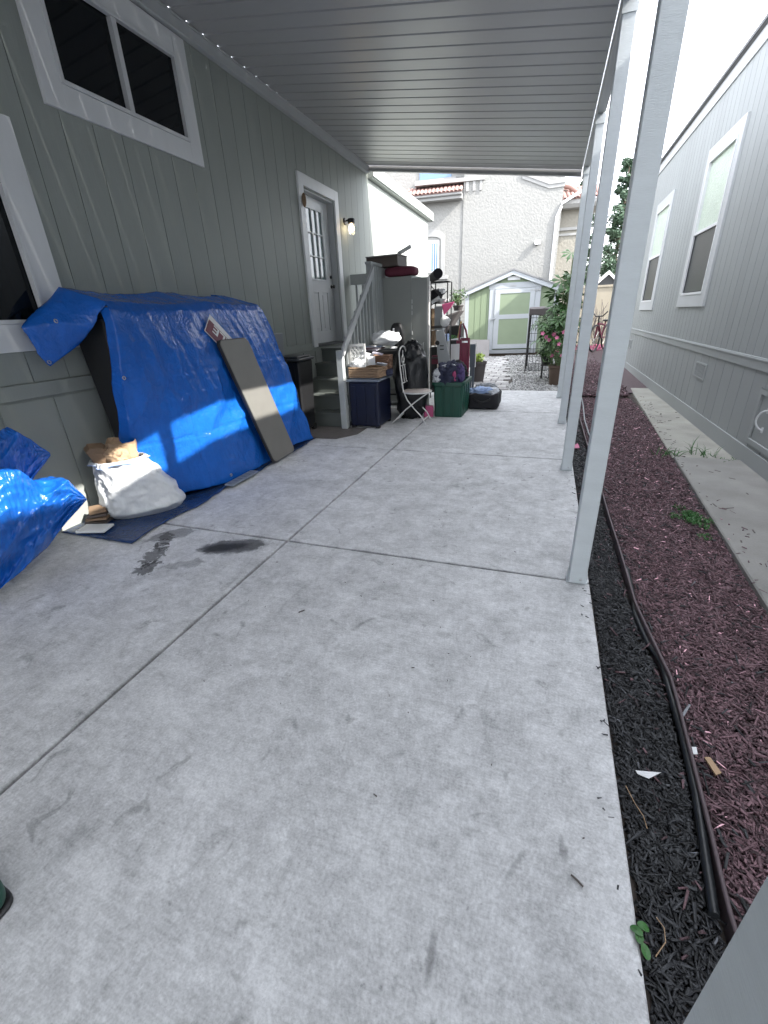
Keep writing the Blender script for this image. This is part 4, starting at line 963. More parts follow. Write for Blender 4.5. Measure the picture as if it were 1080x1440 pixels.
pile = thing('tarp_covered_pile', 'large pile draped in a blue tarp against the sage wall', 'covered pile', (-3.25, 3.9, 0))
def lerp(a, b, t): return a + (b - a) * t
def profile(t):
    """t 0 back edge at wall, .16 back ridge, .34 front fold, 1 bottom -> x, z, ya, yb"""
    K = [(0, -3.575, 1.70, 2.60, 4.62), (.10, -3.43, 1.805, 2.60, 4.48), (.26, -3.15, 1.70, 2.69, 4.66), (.30, -3.115, 1.64, 2.68, 4.70), (.55, -3.03, 1.02, 2.67, 4.92), (.8, -2.97, .45, 2.67, 5.06), (1, -2.93, .03, 2.68, 5.17)]
    for a, b in zip(K, K[1:]):
        if t <= b[0]:
            f = (t - a[0]) / (b[0] - a[0]); f = f if a[0] < .1 else f
            return [lerp(a[i], b[i], f) for i in range(1, 5)]
    return K[-1][1:]
def tarp_pt(u, v):
    x, z, ya, yb = profile(v); y = lerp(ya, yb, u)
    hang = max(0, min(1, (v - .26) / .3))
    # folds fan out from the edge, fade towards the floor; crinkles everywhere
    q = y + .38 * z + .05 * fb((y * 2, z * 2, 5)); top = max(0, 1 - max(0, v - .28) / .42) ** .7; f3 = fb((y * 3, z * 3, 4)); f2 = fb((y * 9, z * 9, 9), 1, 3)
    s1 = (1 - 2 * abs(noise.noise(Vector((q * 5.5, z * .35, 3.3))))); s2 = (1 - 2 * abs(noise.noise(Vector((q * 12, z * .6, 8.1))))); s3 = 1 - 2 * abs(noise.noise(Vector((y * 2.2 - z, z * 2.6, 7.1))))
    cz = sum(math.exp(-((z - h_ - .012 * math.sin(y * 2)) / .010) ** 2) for h_ in (.56, 1.12)) + sum(math.exp(-((y - h_) / .010) ** 2) for h_ in (3.2, 4.15))
    d = hang * (top * (.042 * s1 + .018 * s2) + .030 * s3 + .018 * f3 + .006 * f2 - .010 * cz) + (.012 * fb((x * 9 + y * 4, y * 2 - x * 8, 2)) if v <= .30 else 0)
    k_ = math.exp(-((y - 3.82) / .30) ** 2 - ((z - 1.42) / .24) ** 2); d = d * (1 - .9 * k_) - .012 * k_
    x -= .34 * max(0, 1 - u / .30) ** 1.2 * max(0, min(1, (v - .32) / .5))
    sag = -.05 * math.sin(math.pi * min(1, v / .27)) * abs(math.sin(u * math.pi * 2.0)) * .5 if v < .27 else 0
    belly = .035 * math.sin(math.pi * hang) * math.sin(u * 3.1 + .4) * (1 if v > .26 else 0)
    dz = -.02 * abs(math.sin(u * math.pi * 1.5 + .3)) * (1 - hang) + (.03 * math.sin(u * 9 + 1) * (v ** 6))
    edge_in = .0
    return Vector((x + d + belly, y + .02 * f3 * hang, max(.022, z + sag + dz + .006 * f2)))
obj('cover', MB().grid(tarp_pt, 220, 130), M['tarp'], pile, smooth=180, solid=.003, keep=True)
# right hand side panel returning to the wall
def side_pt(u, v):
    t = .10 + v * .90; x, z, ya, yb = profile(t); a = tarp_pt(1, t); b = Vector((-3.57, yb - .06 - .12 * v, z * .985 + .02))
    p = a.lerp(b, u); p.y += .02 * fb((u * 4, z * 3, 8)) * min(1, u * 4); return p
obj('side_panel', MB().grid(side_pt, 26, 60), M['tarp'], pile, smooth=180, solid=.003, keep=True)
# narrow left return and the flap hanging over the near end
def left_pt(u, v):
    t = .29 + v * .71; a = tarp_pt(0, t); b = Vector((max(-3.57, a.x - .08 - .04 * v), a.y - .012, a.z)); p = a.lerp(b, u); p.x += .012 * fb((u * 3, a.z * 5, 1)) * u; return p
obj('left_return', MB().grid(left_pt, 10, 60), M['tarp'], pile, smooth=180, solid=.003, keep=True)
def flap_pt(u, v):
    A = tarp_pt(0, .02 + u * .26)
    B = Vector((-3.50, 2.27, 1.53)).lerp(Vector((-3.20, 2.60, 1.52)), u) + Vector((0, 0, .02 * math.sin(u * 3.1)))
    C = Vector((-3.46, 2.36, 1.265)).lerp(Vector((-3.36, 2.56, 1.40)), u)
    p = A.lerp(B, v / .55) if v < .55 else B.lerp(C, (v - .55) / .45)
    p.z += .022 * math.sin(min(1, v / .55) * 3.14) if v < .55 else 0
    n_ = fb((u * 3, v * 4, 6)); p += Vector((.018 * n_, .015 * n_, .012 * n_)) * min(1, v * 5); return p
obj('flap', MB().grid(flap_pt, 30, 40), M['tarp'], pile, smooth=180, solid=.003, keep=True)
mb = MB()
for p, rot in ((flap_pt(.06, .96), Matrix.Rotation(RAD(65), 3, 'Y')), (flap_pt(.45, .52), Matrix.Rotation(RAD(70), 3, 'Y')), (tarp_pt(.30, .965), Matrix.Rotation(RAD(85), 3, 'Y')), (tarp_pt(.005, .5), Matrix.Rotation(RAD(85), 3, 'Y'))):
    obj('grommet', ring(p + Vector((.006, -.004, 0)), .012, .004, rot, 14, 6), M['grommet'], pile, smooth=60)
# what can be seen inside the open near end
mb = MB(); mb.prism([(-3.57, 1.56), (-3.22, 1.58), (-3.30, .30), (-3.42, .30)], lambda p, t: (p[0], t, p[1]), 2.70, 2.76); mb.box(-3.56, -3.24, 2.80, 3.4, .03, 1.35); obj('black_furniture', mb, M['black_plastic'], pile, bevel=.01)
mb = MB(); mb.box(-3.56, -3.25, 3.45, 4.4, .03, 1.5); obj('stored_box', mb, M['cardboard'], pile)

# folding table leaning on the tarp
ft = thing('folding_table', 'grey folding table top leaning upright against the blue tarp', 'table', (-2.84, 4.15, .03))
bl, br_, tl_, tr_ = Vector((-2.80, 4.02, .03)), Vector((-2.83, 4.53, .03)), Vector((-2.985, 3.66, 1.36)), Vector((-3.005, 4.20, 1.36))
ex = (br_ - bl); ey = (tl_ - bl); nn = ex.cross(ey).normalized(); nn = nn if nn.x > 0 else -nn
W_, H_ = ex.length, ey.length; ex.normalize(); ey.normalize()
def rrect(w_, h_, r_, n=5):
    out = []
    for cx, cy, a0 in ((w_ - r_, r_, -90), (w_ - r_, h_ - r_, 0), (r_, h_ - r_, 90), (r_, r_, 180)):
        for k in range(n + 1): t = RAD(a0 + 90 * k / n); out.append((cx + r_ * math.cos(t), cy + r_ * math.sin(t)))
    return out
obj('rim', MB().prism(rrect(W_, H_, .06), lambda p, t: bl + ex * p[0] + ey * p[1] + nn * t, -.022, .012), M['table_rim'], ft, bevel=.004, smooth=40)
obj('table_top', MB().prism([(a + .007, b + .007) for a, b in rrect(W_ - .014, H_ - .014, .055)], lambda p, t: bl + ex * p[0] + ey * p[1] + nn * t, .0125, .020), M['table_top'], ft, bevel=.003, smooth=40)
# sale sign tucked behind it
sg = thing('sale_sign', 'white and maroon for sale sign stuck upside down behind the grey table', 'sign', (-3.05, 3.9, 1.2))
o_ = Vector((-2.985, 3.92, 1.37)); ve = (tarp_pt(.5, .45) - tarp_pt(.5, .33)).normalized(); hy = Vector((0, 1, 0)); hy = (hy - ve * hy.dot(ve)).normalized(); nrm = Vector((1, 0, .137)).normalized()
rd = (Vector((0, -.62, .62)) - nrm * Vector((0, -.62, .62)).dot(nrm)).normalized()      # reading direction
upv = nrm.cross(rd).normalized()
ctr = Vector((-3.022, 3.825, 1.385))
def sgp(a, b, t): return ctr + rd * a + upv * b + nrm * t
obj('board', MB().prism([(-.40, -.07), (.22, -.07), (.22, .125), (-.40, .125)], lambda p, t: sgp(p[0], p[1], t), -.004, 0), M['sign_white'], sg)
obj('band', MB().prism([(-.39, -.018), (.214, -.018), (.214, .119), (-.39, .119)], lambda p, t: sgp(p[0], p[1], t), .0008, .0016), M['sign_maroon'], sg)
def text(body, size, a, b, t, m, name):
    cu = bpy.data.curves.new(name, 'FONT'); cu.body = body; cu.size = size; cu.extrude = .0006; cu.offset = size * .018
    to = bpy.data.objects.new(name, cu); me = bpy.data.meshes.new_from_object(to); bpy.data.objects.remove(to)
    me.materials.append(m); o = bpy.data.objects.new(name, me); COL.objects.link(o); o.parent = sg
    p = sgp(a, b, t) - origin_of(sg); R3 = Matrix((rd, upv * .62, nrm)).transposed(); o.matrix_basis = Matrix.Translation(p) @ R3.to_4x4(); return o
text('SALE', .175, -.225, -.010, .0024, M['sign_white'], 'lettering'); text('FOR', .062, -.075, .078, .0024, M['sign_white'], 'lettering')
# blue plastic lid half under the tarp edge
mb = MB(); mb.box(-2.90, -2.80, 3.28, 3.72, .024, .044)
for k in range(6): mb.box(-2.885, -2.812, 3.31 + k * .07, 3.34 + k * .07, .0445, .050)
tag(obj('bin_lid', mb, M['lid_plastic'], bevel=.004), 'pale blue ribbed plastic lid poking out under the tarp edge', 'lid')

# white bag with crumpled paper
wb = thing('rubbish_bag', 'full white plastic bag stuffed with brown paper beside the blue tarp', 'bag', (-3.12, 2.5, .015))
BC, E1, E2 = Vector((-3.26, 2.60, .012)), Vector((.65, .76, 0)), Vector((.76, -.65, 0))
def curve1(K, t):
    for (a, x), (b, y) in zip(K, K[1:]):
        if t <= b: f = (t - a) / (b - a); f = f * f * (3 - 2 * f); return x + (y - x) * f
    return K[-1][1]
def bag_pt(u, v):
    h = max(0, v - .12) / .88; an = u * 6.28318
    if v < .12: k = v / .12; h = 0
    else: k = 1
    lo = curve1([(0, -.225), (.12, -.265), (.6, -.25), (1, -.235)], h); hi = curve1([(0, .33), (.1, .36), (.35, .31), (.7, .21), (1, .11)], h); dp = curve1([(0, .15), (.15, .20), (.6, .185), (1, .13)], h)
    c_, s_ = math.cos(an), math.sin(an); sq = lambda q: math.copysign(abs(q) ** .8, q)
    d = Vector((c_, s_, 0)); f = .020 * (1 - 2 * abs(noise.noise(Vector((c_ * 2.4 + h * 1.5, s_ * 2.4, h * 3.2))))) + .012 * (1 - 2 * abs(noise.noise(Vector((c_ * 4 - h * 3, s_ * 4, h * 7))))) + .024 * fb((c_ * 1.5, s_ * 1.5, h * 2))
    f *= min(1, h * 5 + .2) * k
    a_ = (lo + hi) / 2 + (hi - lo) / 2 * sq(c_) * k; b_ = dp * sq(s_) * k
    return BC + E1 * (a_ + f * c_) + E2 * (b_ + f * s_) + Vector((0, 0, h * .50 + .02 * f * 10 * (h > .6)))
obj('bag_body', MB().grid(bag_pt, 110, 60), M['white_plastic_bag'], wb, smooth=180, solid=.002, keep=True)
def rimf(u, v):
    p = bag_pt(u, 1); c = BC + E1 * -.08 + Vector((0, 0, p.z)); o_ = (p - c); return c + o_ * (1 + .10 * v) + Vector((0, 0, -.035 * v + .012 * math.sin(u * 31) * v))
obj('bag_rim', MB().grid(rimf, 80, 5), M['white_plastic_bag'], wb, smooth=180, solid=.002, keep=True)
def crump(c, r, seed, m, nm, par, sq=.8, lbl=None):
    def f(p, d):
        q = Vector((d.x * 1.5 + seed, d.y * 1.5, d.z * 1.5)); return p * (1 + .30 * noise.noise(q) + .20 * (1 - 2 * abs(noise.noise(q * 1.7))) + .08 * (1 - 2 * abs(noise.noise(q * 4.1))))
    return obj(nm, MB().blob(c, r, 56, 40, f, sq), m, par, smooth=180, label=lbl)
def paper_sack(c, rx_, ry_, h_, lean, seed, m, nm):
    rg_ = random.Random(seed); n = 14; rows = 6; mb = MB(); vs = []
    for j in range(rows + 1):
        for i in range(n):
            t = 6.28318 * i / n; q = lambda v_: math.copysign(abs(v_) ** .55, v_); k = 1 + rg_.uniform(-.09, .09) + .10 * j / rows
            vs.append(c + E1 * (rx_ * q(math.cos(t)) * k) + E2 * (ry_ * q(math.sin(t)) * k) + (lean * (j / rows)) + Vector((0, 0, h_ * j / rows + (rg_.uniform(-.03, .015) if j == rows else rg_.uniform(-.008, .008)))))
    mb.add(vs, [(j * n + i, j * n + (i + 1) % n, (j + 1) * n + (i + 1) % n, (j + 1) * n + i) for j in range(rows) for i in range(n)]); return obj(nm, mb, m, wb, solid=.002, keep=True)
paper_sack(BC + E1 * -.02 + Vector((0, 0, .44)), .10, .075, .20, Vector((-.02, .03, 0)), 3, M['paper_bag'], 'paper_sack')
paper_sack(BC + E1 * -.16 + E2 * -.02 + Vector((0, 0, .42)), .075, .085, .20, Vector((-.03, -.02, 0)), 9, M['cardboard'], 'paper_sack')
crump(BC + E1 * -.08 + E2 * .04 + Vector((0, 0, .53)), (.10, .06, .06), 5, M['paper_bag'], 'crumpled_paper', wb)
mb = MB(); mb.tube([rimf(k / 60, 1) + Vector((0, 0, .004)) for k in range(61)], .006, 6); obj('blue_drawstring', mb, M['pale_blue_cloth'], wb, smooth=60)
# flattened cardboard and scraps behind the bag
for k, (x, y, z, a, s_, m_) in enumerate(((-3.42, 2.33, .02, .3, (.28, .22, .14), 'cardboard'), )):
    t = thing('cardboard_stack', 'flattened brown cardboard wedged behind the white bag', 'cardboard', (x, y, 0))
    for j in range(4): obj('sheet', MB().obox((x + .01 * j, y - .01 * j, .035 + j * .035), (.18 - .02 * j, .17, .02), Matrix.Rotation(a + .2 * j, 3, 'Z')), M['cardboard' if j % 2 else 'brown_box'], t)
mb = MB(); mb.obox((-3.30, 2.17, .035), (.24, .14, .02), Matrix.Rotation(.3, 3, 'Z')); tag(obj('white_packet', mb, M['paper'], bevel=.006), 'flat white packet on the ground tarp left of the white bag', 'packet')

# crumpled tarp heap at the left edge
ch = thing('crumpled_tarp', 'crumpled bright blue tarp heap at the left edge', 'tarp', (-3.2, 1.5, 0))
def pline(P, u):
    n = len(P) - 1; k = min(int(u * n), n - 1); f = u * n - k
    return P[k].lerp(P[k + 1], f)
def crease(u, v, k, seed): return (1 - 2 * abs(noise.noise(Vector((u * k + seed, v * k * .45 + seed * .7, seed))))) 
def fold_sheet(name, ridge, hem, back, amp, seed, parent):
    ctr = sum(ridge, Vector()) / len(ridge)
    def f(u, v):
        r_ = pline(ridge, u); h_ = pline(hem, u); b_ = pline(back, u)
        if v < .3: t = v / .3; p = b_.lerp(r_, t); p.z += .05 * math.sin(t * math.pi)
        else:
            t = (v - .3) / .7; p = r_.lerp(h_, t); p.x += .10 * math.sin(t * math.pi) * (1 - u)
        w_ = u * 2.2 + v * 1.5; q = v * 1.7 - u * .8
        d = .55 * crease(w_, q, 2.1, seed) + .38 * crease(q + .4 * w_, w_, 3.6, seed + 4) + .16 * crease(w_ - q, q, 8.5, seed + 9) + .4 * fb((w_ * 1.4, q * 1.4, seed))
        e_ = min(1, 6 * u + .3) * min(1, (1 - u) * 5 + .12)
        return p + Vector((.9, -.45, .55)) * d * amp * e_
    return obj(name, MB().grid(f, 110, 110), M['tarp'], parent, smooth=180, solid=.003, keep=True)
px_ = lambda L, x0, dx: [pX(u, v, x0 + dx * k) for k, (u, v) in enumerate(L)]
rdg = px_([(-90, 705), (-40, 690), (0, 670), (30, 668), (60, 688), (95, 679), (120, 700)], -3.02, -.012)
hem = px_([(-90, 880), (-40, 858), (0, 830), (32, 804), (66, 770), (97, 732), (122, 703)], -2.98, -.018)
fold_sheet('front_fold', rdg, hem, [p + Vector((-.42, .06, -.10)) for p in rdg], .08, 2.3, ch)
rdg = px_([(-80, 650), (-30, 632), (5, 622), (25, 612), (48, 625), (70, 637)], -3.30, -.008)
hem = px_([(-80, 790), (-30, 760), (5, 735), (30, 708), (46, 676), (71, 641)], -3.26, -.012)
fold_sheet('back_fold', rdg, hem, [p + Vector((-.26, .03, -.05)) for p in rdg], .05, 7.1, ch)

# wheeled bin and panel between pile and steps
wbn = thing('wheeled_bin', 'tall black wheeled bin between the blue tarp and the steps', 'bin', (-3.33, 5.45, 0))
mb = MB(); zt = 1.0
mb.prism([(-.20, -.20), (.20, -.20), (.20, .20), (-.20, .20)], lambda p, t: (-3.32 + p[0] * (.82 + .18 * t), 5.58 + p[1] * (.82 + .18 * t), .05 + t * (zt - .05)), 0, 1); obj('body', mb, M['black_plastic'], wbn, bevel=.02)
for k in range(5): obj('rib', MB().obox((-3.44 + k * .06, 5.385, .58), (.018, .012, .72)), M['black_plastic'], wbn)
mb = MB(); mb.box(-3.54, -3.10, 5.36, 5.80, zt, zt + .035); mb.box(-3.5, -3.14, 5.40, 5.76, zt + .035, zt + .06); obj('lid', mb, M['dark_grey_plastic'], wbn, bevel=.012)
for sx in (-3.47, -3.17): obj('wheel', MB().lathe([(.002, -.02), (.05, -.02), (.05, .02), (.002, .02)], (sx, 5.72, .05), 16, Matrix.Rotation(RAD(90), 3, 'Y')), M['rubber'], wbn)
mb = MB(); mb.obox((-3.5, 5.40, .68), (.03, .42, 1.36), Matrix.Rotation(RAD(4), 3, 'Y')); tag(obj('leaning_board', mb, M['grey_plastic'], bevel=.012, seg=2), 'pale grey board leaning on the wall behind the blue tarp', 'board')

# doormat
mb = MB(); mb.prism([(-3.45, 5.22), (-2.60, 5.25), (-2.40, 5.55), (-2.40, 5.90), (-3.45, 5.90)], lambda p, t: (p[0], p[1], t), .002, .010); tag(obj('doormat', mb, M['mat_grey']), 'worn dark grey mat on the concrete before the steps', 'mat')

# ================================================================== belongings by the steps
bb_ = thing('navy_storage_bin', 'tall navy storage bin with grey lid at the foot of the steps', 'storage bin', (-2.43, 6.2, 0))
mb = MB(); mb.box(-2.66, -2.20, 5.92, 6.48, .03, .665); obj('body', mb, M['navy_plastic'], bb_, bevel=.025, seg=2)
for x in (-2.58, -2.43, -2.28): obj('rib', MB().box(x - .03, x + .03, 5.908, 5.9195, .08, .60), M['navy_plastic'], bb_)
mb = MB(); mb.box(-2.685, -2.175, 5.895, 6.505, .667, .70); mb.box(-2.64, -2.22, 5.94, 6.46, .70, .715); obj('lid', mb, M['lid_plastic'], bb_, bevel=.01)
for p in ((-2.62, 5.96), (-2.24, 5.96), (-2.62, 6.44), (-2.24, 6.44)): obj('foot', MB().box(p[0] - .03, p[0] + .03, p[1] - .03, p[1] + .03, 0, .03), M['black_plastic'], bb_)
def basket(name, label, x0, x1, y0, y1, z0, h, m):
    t = thing(name, label, 'basket', ((x0 + x1) / 2, (y0 + y1) / 2, z0)); obj('base', MB().box(x0 + .01, x1 - .01, y0 + .01, y1 - .01, z0, z0 + .012), m, t)
    n = max(4, int(h / .022))
    for k in range(n):
        z = z0 + .015 + k * h / n; o_ = .006 * (k % 2) + .012 * k / n; pts = []
        for (xa, ya), (xb, yb) in (((x0, y0), (x1, y0)), ((x1, y0), (x1, y1)), ((x1, y1), (x0, y1)), ((x0, y1), (x0, y0))):
            q = 12
            for j in range(q): f = j / q; pts.append(Vector((xa + (xb - xa) * f + o_ * (1 if xa > x0 else -1) * 0, ya + (yb - ya) * f, z + .004 * math.sin((j + k) * 3.14159))))
        obj('weave_row', MB().tube(pts + [pts[0]], h / n * .58, 6), m, t, smooth=60)
    obj('rim', MB().tube([(x0, y0, z0 + h + .02), (x1, y0, z0 + h + .02), (x1, y1, z0 + h + .02), (x0, y1, z0 + h + .02), (x0, y0, z0 + h + .02)], .014, 8), m, t, smooth=60); return t
basket('wicker_basket', 'shallow wicker basket on the navy bin filled with white papers', -2.635, -2.17, 5.93, 6.25, .717, .11, M['wicker'])
basket('small_wicker_basket', 'small reddish wicker basket behind the shallow basket', -2.42, -2.16, 6.30, 6.47, .717, .24, M['wicker_dark'])
for k, (u, v, y, s_, lb) in enumerate(((505, 512, 6.05, (.16, .12, .05), 'crumpled white wrapper at the left of the wicker basket'), (522, 507, 6.10, (.11, .10, .10), 'small white carton standing in the wicker basket'))):
    p = pY(u, v, y); p.z = max(p.z, .76)
    if k: o = obj('carton', MB().obox(p, s_, Matrix.Rotation(.4, 3, 'Z') @ Matrix.Rotation(.25, 3, 'X')), M['paper'], bevel=.004)
    else: o = crump(p, (.11, .09, .06), 5, M['paper'], 'wrapper', None)
    tag(o, lb, 'carton' if k else 'wrapper')
mb = MB(); p = pY(512, 510, 6.0); mb.obox((p.x, 6.02, .86), (.20, .06, .008), Matrix.Rotation(RAD(-8), 3, 'Y')); tag(obj('brown_stick', mb, M['cardboard']), 'thin brown stick lying across the wicker basket', 'stick')
cloth_pts = ((517, 500, 6.16, 'paper'), (531, 497, 6.18, 'print'), (536, 512, 6.05, 'white_cloth'))
for k, (u, v, y, m_) in enumerate(cloth_pts):
    p = pY(u, v, y); p.z = max(p.z, .80); tag(obj('folded_paper', MB().obox(p, (.15, .11, .012), Matrix.Rotation(.5 * k - .3, 3, 'Z') @ Matrix.Rotation(.5 - .4 * k, 3, 'X') @ Matrix.Rotation(.2, 3, 'Y')), M[m_], bevel=.002), ('white folded sheet sticking up at the back of the basket', 'printed leaflet leaning beside the white carton', 'white cloth slip at the front right of the basket')[k], 'paper')
# white lattice panel
lt = thing('lattice_panel', 'white lattice panel standing behind the wicker basket', 'lattice', (-2.62, 6.14, .717))
A, B, C_, D_ = pY(487, 593 - 88, 6.28), pY(511, 482, 6.28), None, None
x0, x1, z0, z1 = -2.80, -2.46, .72, 1.19
x0, x1 = -2.655, -2.40
pl = pY(485, 484, 6.02); pr = pY(513, 481, 6.02); x0, x1, z1 = max(pl.x, -2.655), pr.x, pl.z; yl = 6.02; z0 = .845
casing('frame', 0, 1, 0, 1, 0, 1, .1, .01, M['white_paint'], lt) if False else None
mb = MB(); mb.box(x0, x0 + .03, yl - .012, yl + .012, z0, z1); mb.box(x1 - .03, x1, yl - .012, yl + .012, z0, z1); mb.box(x0 + .03, x1 - .03, yl - .012, yl + .012, z1 - .03, z1); mb.box(x0 + .03, x1 - .03, yl - .012, yl + .012, z0, z0 + .03); obj('frame', mb, M['chair_white'], lt)
def clipseg(p, d, x0, x1, z0, z1):
    ts = [-9, 9]
    for o_, q, lo, hi in ((p[0], d[0], x0, x1), (p[1], d[1], z0, z1)):
        t1, t2 = (lo - o_) / q, (hi - o_) / q; ts[0] = max(ts[0], min(t1, t2)); ts[1] = min(ts[1], max(t1, t2))
    return ts if ts[1] > ts[0] + .02 else None
for sgn, yo in ((1, .004), (-1, -.004)):
    for k in range(-7, 14):
        p = (x0 + k * .055, z0); r_ = clipseg(p, (1, sgn * 1.35), x0 + .03, x1 - .03, z0 + .03, z1 - .03) if sgn > 0 else clipseg((x0 + k * .055, z1), (1, -1.35), x0 + .03, x1 - .03, z0 + .03, z1 - .03)
        if not r_: continue
        b0 = (p[0], z0 if sgn > 0 else z1)
        mb = MB(); q0 = Vector((b0[0] + r_[0], yl + yo, b0[1] + sgn * 1.35 * r_[0])); q1 = Vector((b0[0] + r_[1], yl + yo, b0[1] + sgn * 1.35 * r_[1]))
        dv = (q1 - q0).normalized(); nv = Vector((0, 1, 0)); sv = dv.cross(nv) * .009
        mb.add([q0 - sv - nv * .0035, q0 + sv - nv * .0035, q1 + sv - nv * .0035, q1 - sv - nv * .0035, q0 - sv + nv * .0035, q0 + sv + nv * .0035, q1 + sv + nv * .0035, q1 - sv + nv * .0035], [(0, 1, 2, 3), (7, 6, 5, 4), (0, 4, 5, 1), (1, 5, 6, 2), (2, 6, 7, 3), (3, 7, 4, 0)]); obj('lath', mb, M['chair_white'], lt)

# black side table with papers, behind the basket
st_ = thing('black_side_table', 'black side table heaped with papers in front of the grey cabinet', 'table', (-2.25, 6.95, 0))
pz = pY(540, 492, 6.95); TZ = pz.z - .03; TX0, TX1 = pY(512, 492, 6.95).x, pY(572, 487, 6.95).x
obj('table_top', MB().box(TX0, TX1, 6.70, 7.25, TZ, TZ + .035), M['black_plastic'], st_, bevel=.006)
for x in (TX0 + .04, TX1 - .04):
    for y in (6.74, 7.21): obj('leg', MB().box(x - .02, x + .02, y - .02, y + .02, 0, TZ), M['black_plastic'], st_)
obj('shelf', MB().box(TX0 + .02, TX1 - .02, 6.72, 7.23, .35, .375), M['black_plastic'], st_)
for x in (TX0 + .2,): obj('drawer', MB().box(TX0 + .062, TX1 - .062, 6.71, 7.2, TZ - .16, TZ - .002), M['black_plastic'], st_, bevel=.005)
ms = thing('magazine_stack', 'stack of printed magazines on the black side table', 'magazines', (TX0 + .22, 6.9, TZ + .035)); zc = TZ + .036
for k in range(7):
    h_ = rnd.uniform(.006, .014); obj('magazine', MB().obox((TX0 + .19 + rnd.uniform(-.02, .03), 6.88 + rnd.uniform(-.03, .03), zc + h_ / 2), (.30, .23, h_), Matrix.Rotation(rnd.uniform(-.4, .4), 3, 'Z')), M[('print', 'paper', 'maroon_cloth', 'print', 'paper', 'pale_blue_cloth', 'paper')[k]], ms); zc += h_ + .001
def wbag(p, d): return p * (1 + .25 * fb((d.x * 2 + 4, d.y * 2, d.z * 2)) + .08 * fb((d.x * 7, d.y * 7, d.z * 7)))
c = pY(543, 474, 6.9); tag(obj('carrier_bag', MB().blob((c.x, 6.88, zc + .095), (.22, .14, .105), 36, 22, wbag, .9), M['white_plastic_bag'], smooth=60), 'crumpled white carrier bag on top of the magazines', 'bag')
p = pY(568, 480, 7.05); tag(obj('envelope', MB().obox((TX1 - .14, 6.95, TZ + .055), (.26, .16, .022), Matrix.Rotation(.35, 3, 'Z') @ Matrix.Rotation(.12, 3, 'Y')), M['paper']), 'white envelope with dark stripe at the right of the side table', 'envelope')
c = pY(564, 462, 7.35); bpk = thing('black_backpack', 'black rounded bag standing on the side table against the cabinet', 'bag', (c.x, 7.3, TZ + .036))
def bp(p, d): return Vector((p.x * (1 - .15 * max(0, d.z)), p.y, p.z)) * (1 + .05 * fb((d.x * 3, d.y * 3, d.z * 3)))
obj('bag_body', MB().blob((c.x, 7.14, TZ + .22), (.115, .09, .20), 24, 16, bp, .7), M['black_plastic'], bpk, smooth=180)
obj('strap', MB().tube([(c.x - .03, 7.05, TZ + .34), (c.x - .035, 7.03, TZ + .24), (c.x - .03, 7.045, TZ + .13)], .014, 6), M['silver'], bpk, smooth=60)
c = pY(575, 530, 6.75)
def tb(p, d):
    q = p * (1 + .16 * fb((d.x * 2 + 1, d.y * 2, d.z * 2)) + .07 * (1 - 2 * abs(noise.noise(Vector((d.x * 3.5, d.y * 3.5, d.z * 2)))))); q.x *= 1 + .12 * max(0, d.z); return q
zlo = .03
tag(obj('rubbish_sack', MB().blob((c.x + .05, 6.70, .56), (.25, .18, .54), 40, 34, tb, .78), M['trash_bag'], smooth=180), 'tall black rubbish sack between the navy bin and cabinet', 'sack')
tag(obj('blue_packet', MB().obox((-2.15, 6.30, .76), (.10, .26, .08), Matrix.Rotation(.3, 3, 'Z')), M['navy_cloth'], bevel=.02, seg=2), 'blue packet tucked beside the wicker basket on the bin lid', 'packet')
# white bistro chair
bc = thing('bistro_chair', 'white metal folding bistro chair with round mosaic seat', 'chair', (-1.8, 6.42, 0))
W = M['chair_white']; CX, CY = -1.78, 6.42
for s_ in (-1, 1):
    y = CY + s_ * .17
    obj('back_leg', MB().tube([(CX - .20, y, 1.0), (CX - .19, y, .80), (CX - .15, y, .50), (CX - .09, y, .36), (CX + .02, y, .23), (CX + .12, y, .13), (CX + .19, y, 0.01)], .0095, 8), W, bc, smooth=60)
    obj('front_leg', MB().tube([(CX + .20, y * 1, .455), (CX + .06, y, .36), (CX - .12, y, .22), (CX - .34, y, .01)], .0095, 8), W, bc, smooth=60)
obj('back_hoop', MB().tube([(CX - .20, CY + .17 * math.cos(t), 1.0 + .10 * math.sin(t)) for t in [math.pi * k / 14 for k in range(15)]], .010, 8), W, bc, smooth=60)
for z in (.84, .60): obj('cross_bar', MB().tube([(CX - .195 + (.84 - z) * .12, CY - .17, z), (CX - .195 + (.84 - z) * .12, CY + .17, z)], .008, 6), W, bc, smooth=60)
for y in (-.05, .05): obj('back_bar', MB().tube([(CX - .19, CY + y, .84), (CX - .165, CY + y, .60)], .007, 6), W, bc, smooth=60)
mb = MB()
for s_ in (-1, 1): mb.tube([(CX - .197, CY + s_ * (.02 + .05 * math.sin(t) * (1 - t / 9)), .86 + .035 * t) for t in [k * .35 for k in range(16)]], .006, 6)
mb.tube([(CX - .197, CY + .05 * math.cos(t), .93 + .05 * math.sin(t)) for t in [k * .4 for k in range(17)]], .006, 6); obj('scroll_work', mb, W, bc, smooth=60)
obj('seat', MB().lathe([(.002, .455), (.185, .455), (.205, .462), (.205, .478), (.19, .486), (.002, .486)], (CX + .015, CY, 0), 30), M['mosaic'], bc, smooth=40)
obj('seat_ring', ring((CX + .015, CY, .462), .21, .010, Matrix.Identity(3)), W, bc, smooth=60)
for x, z in ((CX + .155, .075), (CX - .285, .06)): obj('foot_bar', MB().tube([(x, CY - .17, z), (x, CY + .17, z)], .007, 6), W, bc, smooth=60)
mb = MB(); mb.obox((-1.70, 6.86, .085), (.15, .12, .17), Matrix.Rotation(.3, 3, 'Z')); tag(obj('pink_carton', mb, M['pink'], bevel=.006), 'pink carton on the floor behind the bistro chair legs', 'carton')
